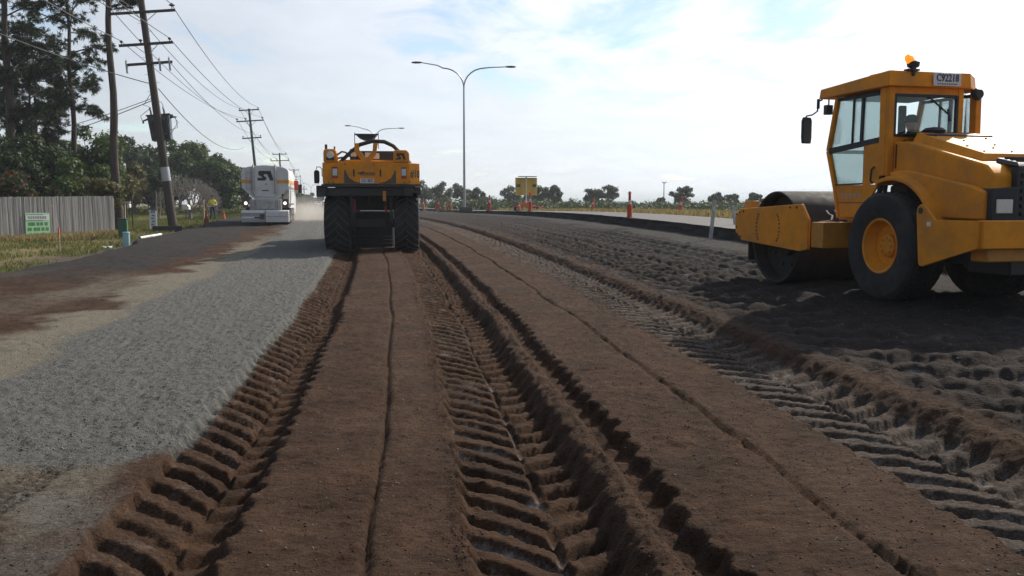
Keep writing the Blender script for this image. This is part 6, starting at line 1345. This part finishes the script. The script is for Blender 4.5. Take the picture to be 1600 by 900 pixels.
def scrub():
    r = np.random.RandomState(8); cl = []
    for k in range(420):
        Y = 84 + 50 * r.rand(); a = (640 + 620 * r.rand() - 800) / 1385.; X = a * Y; cl.append((np.array([X, Y, zt(X, Y) + .15 + .55 * r.rand()]), .6 + .55 * r.rand()))
    V, n = leaf_cloud(cl, 42000, .13, 8, squash=.75); o = leaf_object('undergrowth', V, n, 'leaf_grey', None); tag(o, 'low green scrub along the edge of the far field', 'scrub', None, 'stuff')
    cl = []
    for k in range(160):
        Y = 100 + 40 * r.rand(); a = (340 + 60 * r.rand() - 800) / 1385. if k % 3 else (200 + 140 * r.rand() - 800) / 1385.; X = a * Y; cl.append((np.array([X, Y, zt(X, Y) + .2 + .25 * r.rand()]), .5 + .4 * r.rand()))
    V, n = leaf_cloud(cl, 12000, .16, 9, squash=.6); o = leaf_object('tall_grass', V, n, 'grass_mix', None); tag(o, 'rough grass under the garden trees beyond the lawn', 'grass', None, 'stuff')
    Y = 180 + 900 * r.rand(40000) ** 1.6; a = -.18 + .85 * r.rand(40000); X = a * Y; o = blades('cane_field', np.stack([X, Y, .95 + 0 * X], 1), .75, .25, 'cane', 'pale green sugar cane field along the horizon', 10, 'crop')
scrub()

# ------------------------------------------------------------------ dust thrown up beside the truck
def dust():
    m = bpy.data.materials.new('dust_volume'); m.use_nodes = True; t = m.node_tree; t.nodes.clear(); out = N('ShaderNodeOutputMaterial', t); pv = N('ShaderNodeVolumePrincipled', t); L(pv.outputs[0], out.inputs['Volume'], t)
    tc = N('ShaderNodeTexCoord', t); ln = N('ShaderNodeVectorMath', t, operation='LENGTH'); L(tc.outputs['Object'], ln.inputs[0], t)
    nz = N('ShaderNodeTexNoise', t); nz.inputs['Scale'].default_value = 2.2; nz.inputs['Detail'].default_value = 3; L(tc.outputs['Object'], nz.inputs['Vector'], t)
    fall = MATH('POWER', MATH('SUBTRACT', 1.0, ln.outputs['Value'], tree=t, clamp=True), 1.2, tree=t); dn = MATH('MULTIPLY', MATH('MULTIPLY', fall, MATH('SUBTRACT', nz.outputs[0], .24, tree=t, clamp=True), tree=t), 1.3, tree=t)
    L(dn, pv.inputs['Density'], t); pv.inputs['Color'].default_value = (.80, .76, .70, 1); pv.inputs['Anisotropy'].default_value = .2; MATS['dust_volume'] = m
    bm = bmesh.new(); bmesh.ops.create_icosphere(bm, subdivisions=3, radius=1.0); me = bpy.data.meshes.new('dust'); bm.to_mesh(me); bm.free(); me.materials.append(m); o = bpy.data.objects.new('dust', me); COL.objects.link(o)
    o.location = (PX(478, 56), 56, zb(PX(478, 56), 56) + .35); o.scale = (2.3, 6.0, 1.35); o.rotation_euler = (0, 0, R(11)); tag(o, 'pale dust drifting beside the spreader truck', 'dust', None, 'stuff')
dust()

# ------------------------------------------------------------------ thin haze over the plain
def haze():
    m = bpy.data.materials.new('haze_volume'); m.use_nodes = True; t = m.node_tree; t.nodes.clear(); out = N('ShaderNodeOutputMaterial', t); pv = N('ShaderNodeVolumePrincipled', t); L(pv.outputs[0], out.inputs['Volume'], t)
    pv.inputs['Density'].default_value = .00045; pv.inputs['Color'].default_value = (.86, .92, 1.0, 1); pv.inputs['Anisotropy'].default_value = .0
    MATS['haze_volume'] = m; b = MB(); b.box(-4600, 4600, -950, 6200, -1.5, 21); o = b.build('haze', 'haze_volume', None, smooth=False); tag(o, 'thin pale haze over the whole plain', 'haze', None, 'stuff')
haze()
